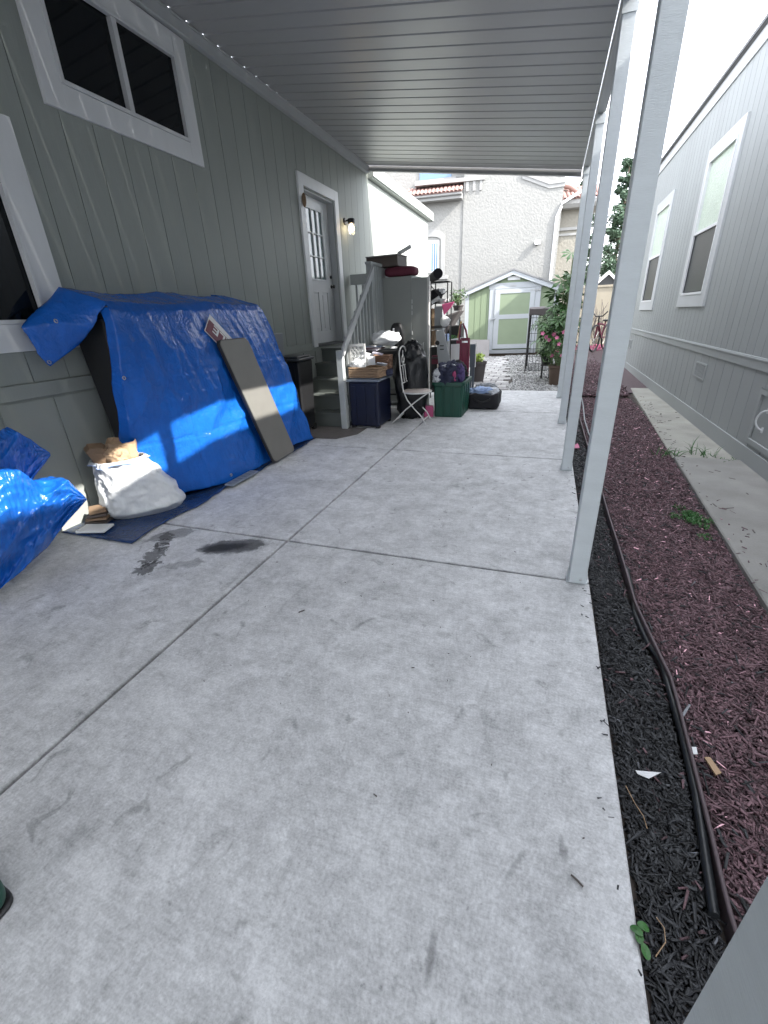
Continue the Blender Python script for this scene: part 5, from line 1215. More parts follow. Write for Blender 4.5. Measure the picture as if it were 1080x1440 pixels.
mb = MB(); mb.obox((-2.02, 7.0, .16), (.20, .2, .32), Matrix.Rotation(.1, 3, 'Z')); tag(obj('waste_bin', mb, M['grey_plastic'], bevel=.02), 'small grey bin on the floor under the bistro chair', 'bin')

def turn(mb, px, py, a):
    c, s_ = math.cos(a), math.sin(a); mb.v = [Vector((px + (v.x - px) * c - (v.y - py) * s_, py + (v.x - px) * s_ + (v.y - py) * c, v.z)) for v in mb.v]; return mb
# cabinet
CYF = 7.68
cb = thing('grey_cabinet', 'tall grey two door cabinet beside the steps', 'cabinet', (-2.25, 7.9, 0))
cx0 = pY(540, 480, CYF).x; cxm = pY(581, 480, CYF).x; cx1 = pY(603, 480, CYF).x; ctz = pY(560, 389, CYF).z; cbz = .07
CANG = RAD(-6)
obj('carcass', turn(MB().box(cx0, cxm, CYF + .022, CYF + .46, cbz, ctz), cx0, CYF, CANG), M['cabinet'], cb, bevel=.004)
obj('door', turn(MB().box(cx0 + .002, cxm - .004, CYF, CYF + .020, cbz + .01, ctz - .005), cx0, CYF, CANG), M['cabinet'], cb, bevel=.004)
d2 = obj('door', turn(MB().box(cxm + .004, cx1 - .004, CYF, CYF + .020, cbz - .04, ctz - .04), cx0, CYF, CANG), M['cabinet'], cb, bevel=.004)
obj('edge_strip', turn(MB().box(cx1 - .003, cx1 + .028, CYF - .004, CYF + .03, cbz - .05, ctz - .035), cx0, CYF, CANG), M['cabinet_edge'], cb)
p = pY(598, 490, CYF); obj('handle', turn(MB().tube([(p.x, CYF - .002, p.z + .10), (p.x, CYF - .03, p.z + .09), (p.x, CYF - .03, p.z - .09), (p.x, CYF - .002, p.z - .10)], .008, 8), cx0, CYF, CANG), M['steel'], d2, smooth=60)
for v in (424, 432, 440, 468, 478): q = pY(581, v, CYF); obj('hinge', turn(MB().box(q.x - .008, q.x + .008, CYF - .006, CYF + .001, q.z - .03, q.z + .03), cx0, CYF, CANG), M['silver'], cb)
for x in (cx0 + .04, cxm - .04):
    for y in (CYF + .06, CYF + .40): obj('foot', turn(MB().box(x - .025, x + .025, y - .025, y + .025, 0, cbz), cx0, CYF, CANG), M['black_plastic'], cb)
# things on top
c = pY(567, 384, 7.8); tag(obj('maroon_cushion', MB().blob((c.x - .03, 7.82, ctz + .075), (.27, .19, .075), 26, 12, None, .5), M['maroon_cloth'], smooth=60), 'maroon cushion lying on top of the grey cabinet', 'cushion')
c = pY(545, 369, 7.8); cbx = thing('brown_carton', 'long dark brown carton balanced on the cabinet and railing', 'carton', (c.x, 7.8, ctz + .14))
obj('box_body', MB().obox((c.x - .02, 7.82, ctz + .225), (.56, .40, .15), Matrix.Rotation(RAD(-6), 3, 'Z')), M['brown_box'], cbx, bevel=.006)
obj('lid', MB().obox((c.x - .02, 7.82, ctz + .309), (.575, .415, .016), Matrix.Rotation(RAD(-6), 3, 'Z')), M['grey_board'], cbx, bevel=.004)
a_, b_ = pY(560, 364, 7.75), pY(578, 355, 7.75); tag(obj('white_roll', MB().tube([(a_.x, 7.75, ctz + .33), (b_.x, 7.75, ctz + .42)], .028, 10), M['silver'], smooth=50), 'white roll sticking out above the brown carton', 'roll')

# rack right of the cabinet with loose clutter
YR = 8.55
def r(u, v): return pY(u, v, YR)
rk = thing('wire_rack', 'black wire shelf rack crammed with clutter beside the cabinet', 'rack', (r(617, 450).x, YR, 0))
rx0, rx1 = r(606, 430).x, r(629, 430).x; rt = r(617, 396).z
for x in (rx0, rx1):
    for y in (YR, YR + .36): obj('upright', MB().tube([(x, y, 0), (x, y, rt)], .011, 6), M['black_metal'], rk)
for z in (.15, .75, 1.3, r(617, 425).z, rt):
    mb = MB()
    for k in range(7): yy = YR + k * .06; mb.tube([(rx0, yy, z), (rx1, yy, z)], .006, 5)
    mb.tube([(rx0, YR, z - .02), (rx1, YR, z - .02)], .008, 5); mb.tube([(rx0, YR, z), (rx0, YR + .36, z)], .008, 5); mb.tube([(rx1, YR, z), (rx1, YR + .36, z)], .008, 5); obj('shelf', mb, M['black_metal'], rk)
mb = MB(); mb.tube([(rx0, YR - .002, r(606, 430).z), (rx1, YR - .002, r(606, 410).z)], .008, 5); mb.tube([(rx1, YR - .002, r(606, 430).z), (rx0, YR - .002, r(606, 402).z)], .008, 5); obj('brace', mb, M['black_metal'], rk)
a_, b_ = r(603, 395), r(617, 386); tag(obj('black_roll', MB().tube([(a_.x, YR + .25, rt + .085), (a_.x * .3 + b_.x * .7, YR + .05, rt + .11), (b_.x, YR - .05, rt + .125)], [.07, .085, .085], 16), M['black_cloth'], smooth=50), 'thick black roll lying on top of the wire rack', 'roll')
def rbox(name, label, cat, u0, u1, v0, v1, y, d, m, rot=0, bev=.006):
    a = pY(u0, v0, y); b = pY(u1, v1, y); c = (a + b) / 2
    return tag(obj(name, MB().obox((c.x, y + d / 2, (a.z + b.z) / 2), (abs(b.x - a.x), d, abs(a.z - b.z)), Matrix.Rotation(rot, 3, 'Z')), M[m], bevel=bev), label, cat)
rbox('grey_tub', 'grey plastic tub standing on the wire rack', 'tub', 611, 622, 431, 464, YR + .02, .26, 'grey_plastic')
rbox('peach_box', 'narrow peach box beside the cabinet edge', 'box', 605.5, 610.5, 434, 464, YR + .02, .2, 'paper_bag')
rbox('brown_bin', 'brown box on the rack shelf below the peach box', 'box', 605.5, 611, 465, 486, YR + .02, .2, 'cardboard')
tag(obj('black_bundle', MB().blob((r(612, 405).x, YR + .15, r(612, 414).z), (.10, .12, .09), 18, 12, wbag, .8), M['black_cloth'], smooth=60), 'dark bundle on the top shelf of the wire rack', 'bundle')
tag(obj('silver_bowl', MB().lathe([(.002, 0), (.06, .004), (.085, .03), (.095, .07), (.09, .075), (.07, .02), (.002, .016)], (r(623, 427).x, YR + .05, r(622, 427).z), 20), M['silver'], smooth=50), 'silver bowl on the rack above the grey tub', 'bowl')
pk = MB(); a, b, c = r(622, 428), r(640, 424), r(625, 443); pk.prism([(a.x, a.z), (b.x, b.z), ((b.x + c.x) / 2 + .02, (b.z + c.z) / 2), (c.x, c.z)], lambda p, t: (p[0], t, p[1]), YR - .06, YR - .02); tag(obj('pink_cover', pk, M['pink'], bevel=.008), 'bright pink folded fan shaped item on the rack', 'cloth')
a = r(616, 418); tag(obj('white_pole', MB().tube([r(607, 426), r(618, 418)], .03, 6), M['paper']), 'white pole leaning across the rack top shelf', 'pole')
tag(obj('white_jug', MB().blob((r(626, 452).x, YR - .02, r(626, 452).z), (.085, .08, .085), 18, 12, None, .8).tube([r(629, 446) + Vector((0, -.05, 0)), r(634, 450) + Vector((0, -.05, 0)), r(630, 456) + Vector((0, -.05, 0))], .014, 6), M['silver'], smooth=60), 'white jug with handle hanging beside the grey tub', 'jug')
for k, (nm, lb, ct, u0, u1, v0, v1, m_) in enumerate((('dark_box', 'small dark box at the left of the second rack shelf', 'box', 606.5, 613, 416, 424, 'dark_grey_plastic'), ('white_box', 'small white box on the upper rack shelf by the brace', 'box', 617, 624, 406, 413, 'paper'),
        ('pale_jar', 'pale jar beside the silver bowl on the rack', 'jar', 613, 617.5, 419, 427, 'silver'), ('blue_packet', 'blue packet on the lower rack shelf', 'packet', 622, 629, 470, 480, 'pale_blue_cloth'),
        ('maroon_box', 'maroon box at the bottom of the wire rack', 'box', 607, 617, 500, 512, 'maroon_cloth'))):
    rbox(nm, lb, ct, u0, u1, v0, v1, YR + .06 + .02 * k, .14, m_, .15 * (k % 3 - 1), .005)
# ironing board like silver panel with black knob
ib = thing('silver_sheet', 'long silver sheet with black knob leaning on the rack', 'panel', (r(618, 500).x, 8.2, 0))
P4 = [pY(612, 466, 8.2), pY(623, 463, 8.2), pY(631, 503, 8.1), pY(634, 552, 8.0), pY(618, 552, 8.0)]
P4 = [Vector((p.x, 8.25 - .2 * (1.3 - p.z) / 1.3, p.z)) for p in P4]
mb = MB(); n = len(P4); mb.add(P4 + [p + Vector((0, .04, 0)) for p in P4], [tuple(range(n))[::-1], tuple(range(n, 2 * n))] + [(i, (i + 1) % n, n + (i + 1) % n, n + i) for i in range(n)]); obj('panel', mb, M['grey_plastic'], ib, bevel=.006)
q = pY(616, 482, 8.15); obj('knob', MB().lathe([(.002, -.03), (.035, -.03), (.04, 0), (.03, .01), (.002, .012)], (q.x, 8.10, q.z), 16, Matrix.Rotation(RAD(90), 3, 'X')), M['black_plastic'], ib, smooth=40)
for v in (486, 491): q = pY(622, v, 8.15); obj('clip', MB().obox((q.x, 8.12, q.z), (.07, .02, .02)), M['dark_grey_plastic'], ib)
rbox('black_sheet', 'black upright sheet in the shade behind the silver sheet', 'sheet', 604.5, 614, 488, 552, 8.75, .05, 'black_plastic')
# dark canvas grill cover behind
gc = thing('covered_grill', 'grill under a grey brown canvas cover left of the shed', 'grill', (-1.7, 10.4, yz(10.4)))
def G(u, v): return pY(u, v, 10.4)
a, b, c, d = G(629, 442), G(647, 436), G(648, 500), G(622, 470)
mb = MB(); mb.prism([(G(622, 445).x, G(622, 445).z), (G(648, 436).x, G(648, 436).z), (G(640, 452).x, G(648, 447).z), (G(624, 470).x, G(624, 474).z)], lambda p, t: (p[0], t, p[1]), 10.4, 10.95); obj('cover', mb, M['dark_canvas'], gc, bevel=.03, seg=2)
mb = MB(); mb.box(G(624, 470).x, G(647, 470).x, 10.48, 10.9, yz(10.5) + .02, G(640, 458).z); obj('body', mb, M['black_plastic'], gc, bevel=.02)
for u in (632, 646): obj('leg', MB().tube([(G(u, 470).x, 10.42, yz(10.4)), (G(u, 470).x, 10.42, G(u, 446).z)], .015, 6), M['dark_grey_plastic'], gc)
def potted(name, label, cat, c, rpot, hpot, potm, leafm, nleaf, rad, hl, seed, group=None, flowers=0, leaf=.03):
    t = thing(name, label, cat, c, group); c = Vector(c); rg = random.Random(seed)
    obj('pot', MB().lathe([(rpot * .7, 0), (rpot * .95, hpot * .85), (rpot * 1.05, hpot * .88), (rpot * 1.05, hpot), (rpot * .9, hpot), (rpot * .85, hpot * .9), (.002, hpot * .9)], c, 22), M[potm], t, smooth=40)
    mb = MB()
    for k in range(9):
        e_ = c + Vector((rg.uniform(-1, 1) * rad * .7, rg.uniform(-1, 1) * rad * .7, hpot + hl * rg.uniform(.4, .95))); mb.tube([c + Vector((rg.uniform(-.3, .3) * rpot, rg.uniform(-.3, .3) * rpot, hpot * .9)), c.lerp(e_, .6) + Vector((0, 0, .05)), e_], [.01, .008, .004], 5)
    obj('stem', mb, M['stem'], t, smooth=60); mb = MB()
    leaf_cloud(mb, [(c + Vector((rg.uniform(-1, 1) * rad * .6, rg.uniform(-1, 1) * rad * .6, hpot + hl * rg.uniform(.1, .85))), rad * .45) for _ in range(16)], nleaf, leaf, rg, 1.0); obj('foliage', mb, M[leafm], t, keep=True); return t
c = G(642, 424); potted('potted_plant', 'leafy green plant in a pot on top of the covered grill', 'plant', (c.x, 10.6, G(642, 437).z + .0), .12, .11, 'dark_canvas', 'leaf_shrub', 22, .20, .30, 31)
c = pY(634, 480, 9.6); cp2 = tag(obj('cabbage_plant', (lambda m_: (leaf_cloud(m_, [(Vector((c.x, 9.6, c.z)), .14)], 60, .05, random.Random(6), 1.0), m_)[1])(MB()), M['weed'], keep=True), 'pale green plant tuft seen behind the silver sheet', 'plant')
# timber stake
a, b = pY(640, 478, 9.7), pY(648, 452, 9.7); tag(obj('wooden_stake', MB().tube([(a.x - .12, 9.7, yz(9.7)), (b.x, 9.75, b.z)], .018, 8), M['wood'], smooth=60), 'yellow wooden pole leaning behind the red hand truck', 'pole')
# white sheet panel
P4 = [pY(629, 478, 9.0), pY(651, 474, 9.0), pY(652, 514, 9.0), pY(632, 516, 9.0)]
mb = MB(); mb.add(P4 + [p + Vector((0, .03, 0)) for p in P4], [(3, 2, 1, 0), (4, 5, 6, 7), (0, 1, 5, 4), (1, 2, 6, 5), (2, 3, 7, 6), (3, 0, 4, 7)])
q0, q1 = pY(634, 516, 9.0), pY(650, 514, 9.0)
mb.box(q0.x, q0.x + .03, 9.0, 9.03, 0, q0.z); mb.box(q1.x - .03, q1.x, 9.0, 9.03, 0, q1.z); tag(obj('white_board', mb, M['paper']), 'off white board on legs standing behind the green tub', 'board')
# red hand truck
YD = 8.3
def D(u, v): return pY(u, v, YD)
ht_ = thing('hand_truck', 'dark red hand truck with curved handles and black grip', 'hand truck', (D(654, 500).x, YD, 0))
xl, xr = D(647, 480).x, D(660, 480).x; zt = D(655, 477).z
for x in (xl + .01, xr - .01): obj('rail', MB().box(x - .018, x + .018, YD, YD + .04, .05, zt), M['red_paint'], ht_, bevel=.004)
obj('back_plate', MB().box(xl + .03, xr - .03, YD + .012, YD + .028, .35, zt - .06), M['red_paint'], ht_)
for z in (.2, .5, .8, zt - .03): obj('cross_bar', MB().box(xl, xr, YD + .041, YD + .06, z, z + .05), M['red_paint'], ht_)
obj('handle', MB().tube([D(645.5, 478), D(647, 462), D(648.5, 456), D(651, 455), D(655, 464), D(657.5, 478)], .016, 8), M['red_paint'], ht_, smooth=60)
obj('side_arm', MB().box(D(640, 481).x, xl, YD - .01, YD + .03, D(640, 483.5).z, D(640, 478.5).z), M['red_paint'], ht_)
p = D(638, 481); obj('grip', MB().tube([(p.x - .05, YD + .01, p.z), (p.x + .05, YD + .01, p.z)], .036, 12), M['black_plastic'], ht_, smooth=50)
for x in (xl - .03, xr + .03): obj('wheel', MB().lathe([(.002, -.03), (.10, -.03), (.12, -.015), (.12, .015), (.10, .03), (.002, .03)], (x, YD + .12, .12), 22, Matrix.Rotation(RAD(90), 3, 'Y')), M['rubber'], ht_, smooth=40)
obj('toe_plate', MB().box(xl, xr, YD - .22, YD, .03, .04), M['red_paint'], ht_)
# blue grey folded chair panel
fc = thing('folded_chair', 'blue grey folded chair standing right of the red hand truck', 'folding chair', (pY(664, 520, 8.9).x, 8.9, 0))
def K(u, v): return pY(u, v, 8.9)
obj('panel', MB().box(K(660.5, 500).x, K(668, 500).x, 8.9, 8.94, K(664, 516.5).z, K(664, 484).z), M['blue_grey'], fc, bevel=.008)
for u in (662, 665.5): obj('leg', MB().box(K(u, 520).x - .02, K(u, 520).x + .02, 8.91, 8.935, 0, K(u, 516.5).z), M['blue_grey'], fc)
obj('edge_strip', MB().box(K(668, 500).x + .002, K(669, 500).x, 8.9, 8.94, K(664, 516.5).z, K(664, 482).z), M['silver'], fc)
# pot with lime thing, grey board, green scoop
c = pY(672, 520, 10.8); pt = potted('dark_planter', 'dark round planter with lime green and white bits near the shed board', 'planter', (c.x, 10.8, yz(10.8)), .19, pY(672, 508, 10.8).z - yz(10.8), 'dark_canvas', 'lime', 8, .14, .18, 77, leaf=.05)
P4 = [pY(661, 478, 16.2), pY(688, 478, 16.2), pY(686.5, 506, 16.0), pY(660, 506, 16.0)]
P4 = [Vector((p.x, 16.25 - .15 * k, p.z)) for p, k in zip(P4, (0, 0, 1, 1))]; P4[2].z = P4[3].z = yz(16.1) + .01
mb = MB(); mb.add(P4 + [p + Vector((0, .05, 0)) for p in P4], [(3, 2, 1, 0), (4, 5, 6, 7), (0, 1, 5, 4), (1, 2, 6, 5), (2, 3, 7, 6), (3, 0, 4, 7)]); tag(obj('grey_board', mb, M['grey_board']), 'square grey board leaning against the green shed front', 'board')
c = pZ(668, 523, .03); tag(obj('green_scoop', MB().blob((c.x, c.y, yz(c.y) + .07), (.11, .07, .05), 16, 10).tube([(c.x + .1, c.y, yz(c.y) + .06), (c.x + .24, c.y, yz(c.y) + .03)], .018, 8), M['teal'], smooth=60), 'bright green scoop lying on the paving beyond the tub', 'scoop')
# green tub full of clothes
gb = thing('green_storage_tub', 'dark green storage tub overflowing with clothes', 'storage tub', (-1.39, 7.2, 0))
gx0, gx1, gy0, gy1, gh = -1.62, -1.15, 6.82, 7.55, .54
mb = MB(); k_ = .93
def tubp(p, t): cx, cy = (gx0 + gx1) / 2, (gy0 + gy1) / 2; s_ = k_ + (1 - k_) * t; return (cx + (p[0] - cx) * s_, cy + (p[1] - cy) * s_, .0 + t * gh)
mb.prism(rrect_ := [(a + gx0, b + gy0) for a, b in rrect(gx1 - gx0, gy1 - gy0, .05)], tubp, 0, .93); obj('tub_body', mb, M['green_plastic'], gb, smooth=40)
for x in (-1.535, -1.385, -1.235):
    mb = MB(); mb.prism([(x - .055, gy0 - .012), (x + .055, gy0 - .012), (x + .055, gy0 + .03), (x - .055, gy0 + .03)], tubp, .02, .88); obj('rib', mb, M['green_plastic'], gb, bevel=.004)
for y in (7.0, 7.2, 7.4):
    mb = MB(); mb.prism([(gx1 - .03, y - .06), (gx1 + .012, y - .06), (gx1 + .012, y + .06), (gx1 - .03, y + .06)], tubp, .02, .88); obj('rib', mb, M['green_plastic'], gb, bevel=.004)
mb = MB(); ro = [(a + gx0 - .025, b + gy0 - .025) for a, b in rrect(gx1 - gx0 + .05, gy1 - gy0 + .05, .06)]; ri = [(a + gx0 + .015, b + gy0 + .015) for a, b in rrect(gx1 - gx0 - .03, gy1 - gy0 - .03, .04)]; n = len(ro)
vs = [(x, y, gh - .045) for x, y in ro] + [(x, y, gh) for x, y in ro] + [(x, y, gh) for x, y in ri] + [(x, y, gh - .045) for x, y in ri]
mb.add(vs, [(q * n + i, q * n + (i + 1) % n, ((q + 1) % 4) * n + (i + 1) % n, ((q + 1) % 4) * n + i) for q in range(4) for i in range(n)]); obj('tub_rim', mb, M['green_plastic'], gb, smooth=40)
def cloth_blob(name, label, c, r_, m, seed, sq=.8):
    def f(p, d): q = Vector((d.x * 2.2 + seed, d.y * 2.2, d.z * 2.2)); return p * (1 + .30 * noise.noise(q) + .22 * (1 - 2 * abs(noise.noise(q * 1.6))) + .12 * (1 - 2 * abs(noise.noise(q * 3.7))))
    return tag(obj(name, MB().blob(c, r_, 56, 38, f, sq), M[m], smooth=180), label, 'clothes')
cloth_blob('dark_clothes', 'heap of dark navy clothes in the green tub', (-1.42, 7.1, .60), (.19, .24, .17), 'navy_cloth', 1)
cloth_blob('black_clothes', 'black garment bunched at the back of the green tub', (-1.38, 7.32, .64), (.16, .17, .13), 'black_cloth', 8)
cloth_blob('purple_clothes', 'purple garment at the right of the green tub', (-1.245, 6.99, .62), (.065, .10, .13), 'purple_cloth', 4)
cloth_blob('white_clothes', 'white cloth hanging over the left rim of the green tub', (-1.57, 6.90, .60), (.055, .08, .10), 'white_cloth', 5)
cloth_blob('grey_clothes', 'pale grey cloth on top of the dark clothes in the tub', (-1.40, 7.0, .75), (.10, .06, .03), 'white_cloth', 12)
cloth_blob('pink_clothes', 'thin pink garment between the purple clothes and the tub rim', (-1.30, 6.885, .60), (.025, .03, .10), 'pink', 15)
# open black holdall
hb = thing('black_holdall', 'open black holdall bag with clothes on the concrete', 'bag', (-.93, 7.75, 0))
def hbf(p, d): p = p * (1 + .06 * fb((d.x * 2, d.y * 2, d.z * 2 + 3))); p.z = min(p.z, .105 + .012 * math.sin(d.x * 9)); p.z = max(p.z, -.148); return p
obj('bag_body', MB().blob((-.93, 7.78, .15), (.265, .31, .15), 48, 30, hbf, .32), M['black_cloth'], hb, smooth=60)
obj('strap', MB().tube([(-1.12, 7.55, .22), (-1.05, 7.46, .17), (-.95, 7.445, .13), (-.82, 7.45, .17), (-.76, 7.52, .23)], .014, 8), M['black_plastic'], hb, smooth=60)
cloth_blob('striped_clothes', 'pale blue clothes spilling out of the black holdall', (-.98, 7.72, .265), (.17, .13, .06), 'pale_blue_cloth', 21)
cloth_blob('folded_shirt', 'white shirt bunched at the right end of the black holdall', (-.80, 7.74, .262), (.08, .13, .055), 'white_cloth', 27)
cloth_blob('grey_shirt', 'grey shirt at the back of the black holdall', (-.93, 7.98, .28), (.16, .10, .07), 'grey_plastic', 33)

# ---- right side garden: crate, pots, plants
dc = thing('wire_dog_crate', 'black wire crate with grey cover in front of the shed', 'crate', (-.3, 12.5, yz(12.5)))
cy = 12.6; q0 = pY(740, 500, cy); x0 = q0.x; x1 = x0 + .75; z0 = yz(cy) + .03; z1 = pY(742, 436, cy).z; yb = cy + 1.0
mb = MB()
for x, y in ((x0, cy), (x1, cy), (x0, yb), (x1, yb)): mb.tube([(x, y, z0 - .03), (x, y, z1)], .014, 6)
obj('corner_post', mb, M['black_metal'], dc)
mb = MB()
for k in range(1, 9): x = x0 + k * (x1 - x0) / 9; mb.tube([(x, cy, z0), (x, cy, z1)], .005, 4)
for k in range(1, 10): y = cy + k * .1; mb.tube([(x0, y, z0), (x0, y, z1)], .005, 4)
for k in range(9):
    z = z0 + k * (z1 - z0) / 8; mb.tube([(x0, cy, z), (x1, cy, z)], .006, 4); mb.tube([(x0, cy, z), (x0, yb, z)], .006, 4); mb.tube([(x1, cy, z), (x1, yb, z)], .006, 4)
obj('wire_mesh', mb, M['black_metal'], dc)
def cov(u, v):
    x = x0 - .02 + (x1 - x0 + .04) * u; t = v
    if t < .25: return Vector((x, cy - .02, z1 + .02 - .16 * (1 - t / .25) + .02 * math.sin(u * 9)))
    return Vector((x, cy - .02 + (yb - cy) * (t - .25) / .75, z1 + .022 + .04 * math.sin((t - .25) / .75 * 3.14) + .012 * fb((u * 3, t * 3, 1))))
obj('cover', MB().grid(cov, 24, 24), M['dark_canvas'], dc, smooth=60, solid=.006, keep=True)
obj('floor_tray', MB().box(x0, x1, cy, yb, z0, z0 + .02), M['black_plastic'], dc)
ps = thing('plant_stand', 'small black plant stand beside the flower pot', 'stand', (-.03, 11.3, yz(11.3)))
s0, s1 = pY(761, 512, 11.3), pY(776, 512, 11.3)
obj('stand_top', MB().box(s0.x, s1.x, 11.2, 11.5, s0.z - .03, s0.z), M['black_plastic'], ps)
for x in (s0.x + .03, s1.x - .03):
    for y in (11.23, 11.47): obj('leg', MB().box(x - .02, x + .02, y - .02, y + .02, yz(11.3), s0.z - .03), M['black_plastic'], ps)
p = pY(768, 508, 11.35); potted('dark_pot_plant', 'dark leafy pot plant on the black stand', 'plant', (p.x, 11.35, s0.z), .14, .18, 'black_plastic', 'leaf', 20, .26, .45, 51, leaf=.045)
# flower pot
pc = pZ(783, 542, yz(10.2)); FX, FY = .245, 10.35
fp = potted('flower_pot', 'brown flower pot of pink blooms beside the farthest post', 'plant', (FX, FY, yz(FY)), .17, .44, 'terracotta', 'leaf_shrub', 34, .36, .58, 61, leaf=.035)
mb = MB()
for k in range(5):
    t = 6.283 * k / 5; d = Vector((math.cos(t), math.sin(t), .25)); s_ = Vector((-math.sin(t), math.cos(t), 0)); mb.add([(0, 0, 0), d * .03 + s_ * .022, d * .055, d * .03 - s_ * .022], [(0, 1, 2, 3)])
flower_me = mesh_of(mb, 'flower', M['flower'], keep=True)
for k, (u, v) in enumerate(((763, 469), (772, 478), (779, 470), (783, 475), (793, 467), (783, 494), (790, 500), (768, 474), (776, 500), (786, 484))):
    p = pY(u, v, FY - .16 - .03 * (k % 3)); inst(flower_me, 'flower', fp, Matrix.Translation(p) @ Matrix.Rotation(RAD(65 + 20 * (k % 3)), 4, 'X') @ Matrix.Rotation(k, 4, 'Z') @ Matrix.Scale(.85, 4))
# tall lobed leaf plant (papaya like)
pp = thing('papaya_plant', 'tall plant with big lobed leaves behind the flower pot', 'plant', (.30, 10.95, yz(10.95)))
def lobed(nl, size):
    mb = MB(); mb.v.append(Vector((0, 0, 0)))
    for k in range(nl):
        t = RAD(-125 + 250 * k / (nl - 1)); d = Vector((math.cos(t), math.sin(t), 0)); s_ = Vector((-math.sin(t), math.cos(t), 0)); L_ = size * (1 - .28 * abs(t) / 2.2)
        mb.add([(0, 0, 0), d * L_ * .35 + s_ * L_ * .07, d * L_ * .62 + s_ * L_ * .15 + Vector((0, 0, -.02 * L_)), d * L_ * .75 + s_ * L_ * .06 + Vector((0, 0, -.06 * L_)), d * L_ + Vector((0, 0, -.16 * L_)), d * L_ * .75 - s_ * L_ * .06 + Vector((0, 0, -.06 * L_)), d * L_ * .62 - s_ * L_ * .15 + Vector((0, 0, -.02 * L_)), d * L_ * .35 - s_ * L_ * .07, d * L_ * .6 + Vector((0, 0, -.03 * L_ + .012))],
               [(0, 1, 8), (1, 2, 8), (2, 3, 8), (3, 4, 8), (4, 5, 8), (5, 6, 8), (6, 7, 8), (7, 0, 8)])
    return mb
leaf_mes = [mesh_of(lobed(7, s_), 'leaf', M['leaf'], keep=True) for s_ in (.27, .34, .22)]
rg = random.Random(17); base = Vector((.22, 10.95, yz(10.95))); stm = MB(); tops = []
for k, (dx, h_) in enumerate(((-.02, 2.05), (-.16, 1.55), (.10, 2.5), (.22, 1.8))):
    p0 = base + Vector((dx * .3, 0, 0)); p1 = base + Vector((dx, rg.uniform(-.1, .1), h_)); stm.tube([p0, p0.lerp(p1, .5) + Vector((rg.uniform(-.05, .05), 0, 0)), p1], [.028, .02, .01], 7); tops.append((p0, p1))
obj('stem', stm, M['stem'], pp, smooth=60); pet = MB()
for k in range(100):
    p0, p1 = tops[k % 4]; s_ = p0.lerp(p1, rg.uniform(.32, 1.0)); an = rg.uniform(0, 6.283); rr = rg.uniform(.10, .36)
    e_ = s_ + Vector((math.cos(an) * rr, math.sin(an) * rr * .8, rg.uniform(-.02, .16))); pet.tube([s_, s_.lerp(e_, .6) + Vector((0, 0, .03)), e_], [.006, .005, .004], 4)
    inst(leaf_mes[k % 3], 'leaf', pp, Matrix.Translation(e_) @ Matrix.Rotation(an, 4, 'Z') @ Matrix.Rotation(rg.uniform(.25, 1.1), 4, 'Y') @ Matrix.Rotation(rg.uniform(-.4, .4), 4, 'X'))
obj('petiole', pet, M['stem'], pp)

# ---- weeds, seedling, litter
def blades(c, n, h, sp_, seed, wdt=.004):
    rg = random.Random(seed); mb = MB()
    for _ in range(n):
        b = Vector(c) + Vector((rg.gauss(0, sp_), rg.gauss(0, sp_), 0)); d = Vector((rg.gauss(0, .6), rg.gauss(0, .6), 1)).normalized(); hh = h * rg.uniform(.4, 1.2); s_ = d.cross(Vector((rg.gauss(0, 1), rg.gauss(0, 1), 0))).normalized() * wdt
        m_ = b + d * hh * .6; e_ = b + d * hh + Vector((d.x, d.y, -.3)) * hh * .4; mb.add([b - s_, b + s_, m_ + s_ * .8, m_ - s_ * .8, e_], [(0, 1, 2, 3), (3, 2, 4)])
    return mb
for (u, v, n, h_, sp_, lb) in ((940, 640, 26, .13, .05, 'grass tuft growing at the left end of the path joint'), (972, 637, 8, .20, .02, 'thin tall grass tuft in the middle of the path joint'), (996, 640, 22, .15, .04, 'grass tuft beside the hatch end of the path joint'), (1022, 648, 26, .05, .06, 'low weeds at the foot of the grey house base board')):
    c = pZ(u, v, 0); tag(obj('grass_tuft', blades((c.x, c.y, -.01), n, h_, sp_, u), M['weed'], keep=True), lb, 'weeds', 'grass tufts along the path joint')
mb = MB(); c = pZ(983, 730, -.02); rg = random.Random(2); leaf_cloud(mb, [(Vector((c.x + rg.gauss(0, .035) - .04, c.y + rg.gauss(0, .11), .0)), .05) for k in range(18)], 60, .011, rg, .5)
for q in range(0): pass
tag(obj('creeping_weed', mb, M['weed'], keep=True), 'creeping green weed patch at the path edge in red mulch', 'weeds')
sdl = thing('seedling', 'green seedling with round leaves at the near concrete edge', 'plant', (pZ(900, 1325, -.02).x, pZ(900, 1325, -.02).y, -.03))
ql = [(905, 1303), (895, 1308), (908, 1338), (899, 1318)]; rt_ = pZ(901, 1322, -.03)
for k, (u, v) in enumerate(ql):
    c = pZ(u, v, .012); mb = MB(); t0 = [(0, 2.6, -1.2, 1.4)[k]][0]; R_ = Matrix.Rotation(t0, 3, 'Z') @ Matrix.Rotation(.3, 3, 'Y')
    mb.add([c] + [c + R_ @ Vector((.016 * math.cos(t), .0105 * math.sin(t), -.002 * math.cos(2 * t))) for t in [6.283 * j / 12 for j in range(12)]], [(0, j + 1, (j + 1) % 12 + 1) for j in range(12)]); obj('leaf', mb, M['weed'], sdl, keep=True)
    mb = MB(); mb.tube([rt_, rt_.lerp(c, .6) + Vector((0, 0, .01)), c], .0012, 5); obj('stem', mb, M['stem'], sdl)
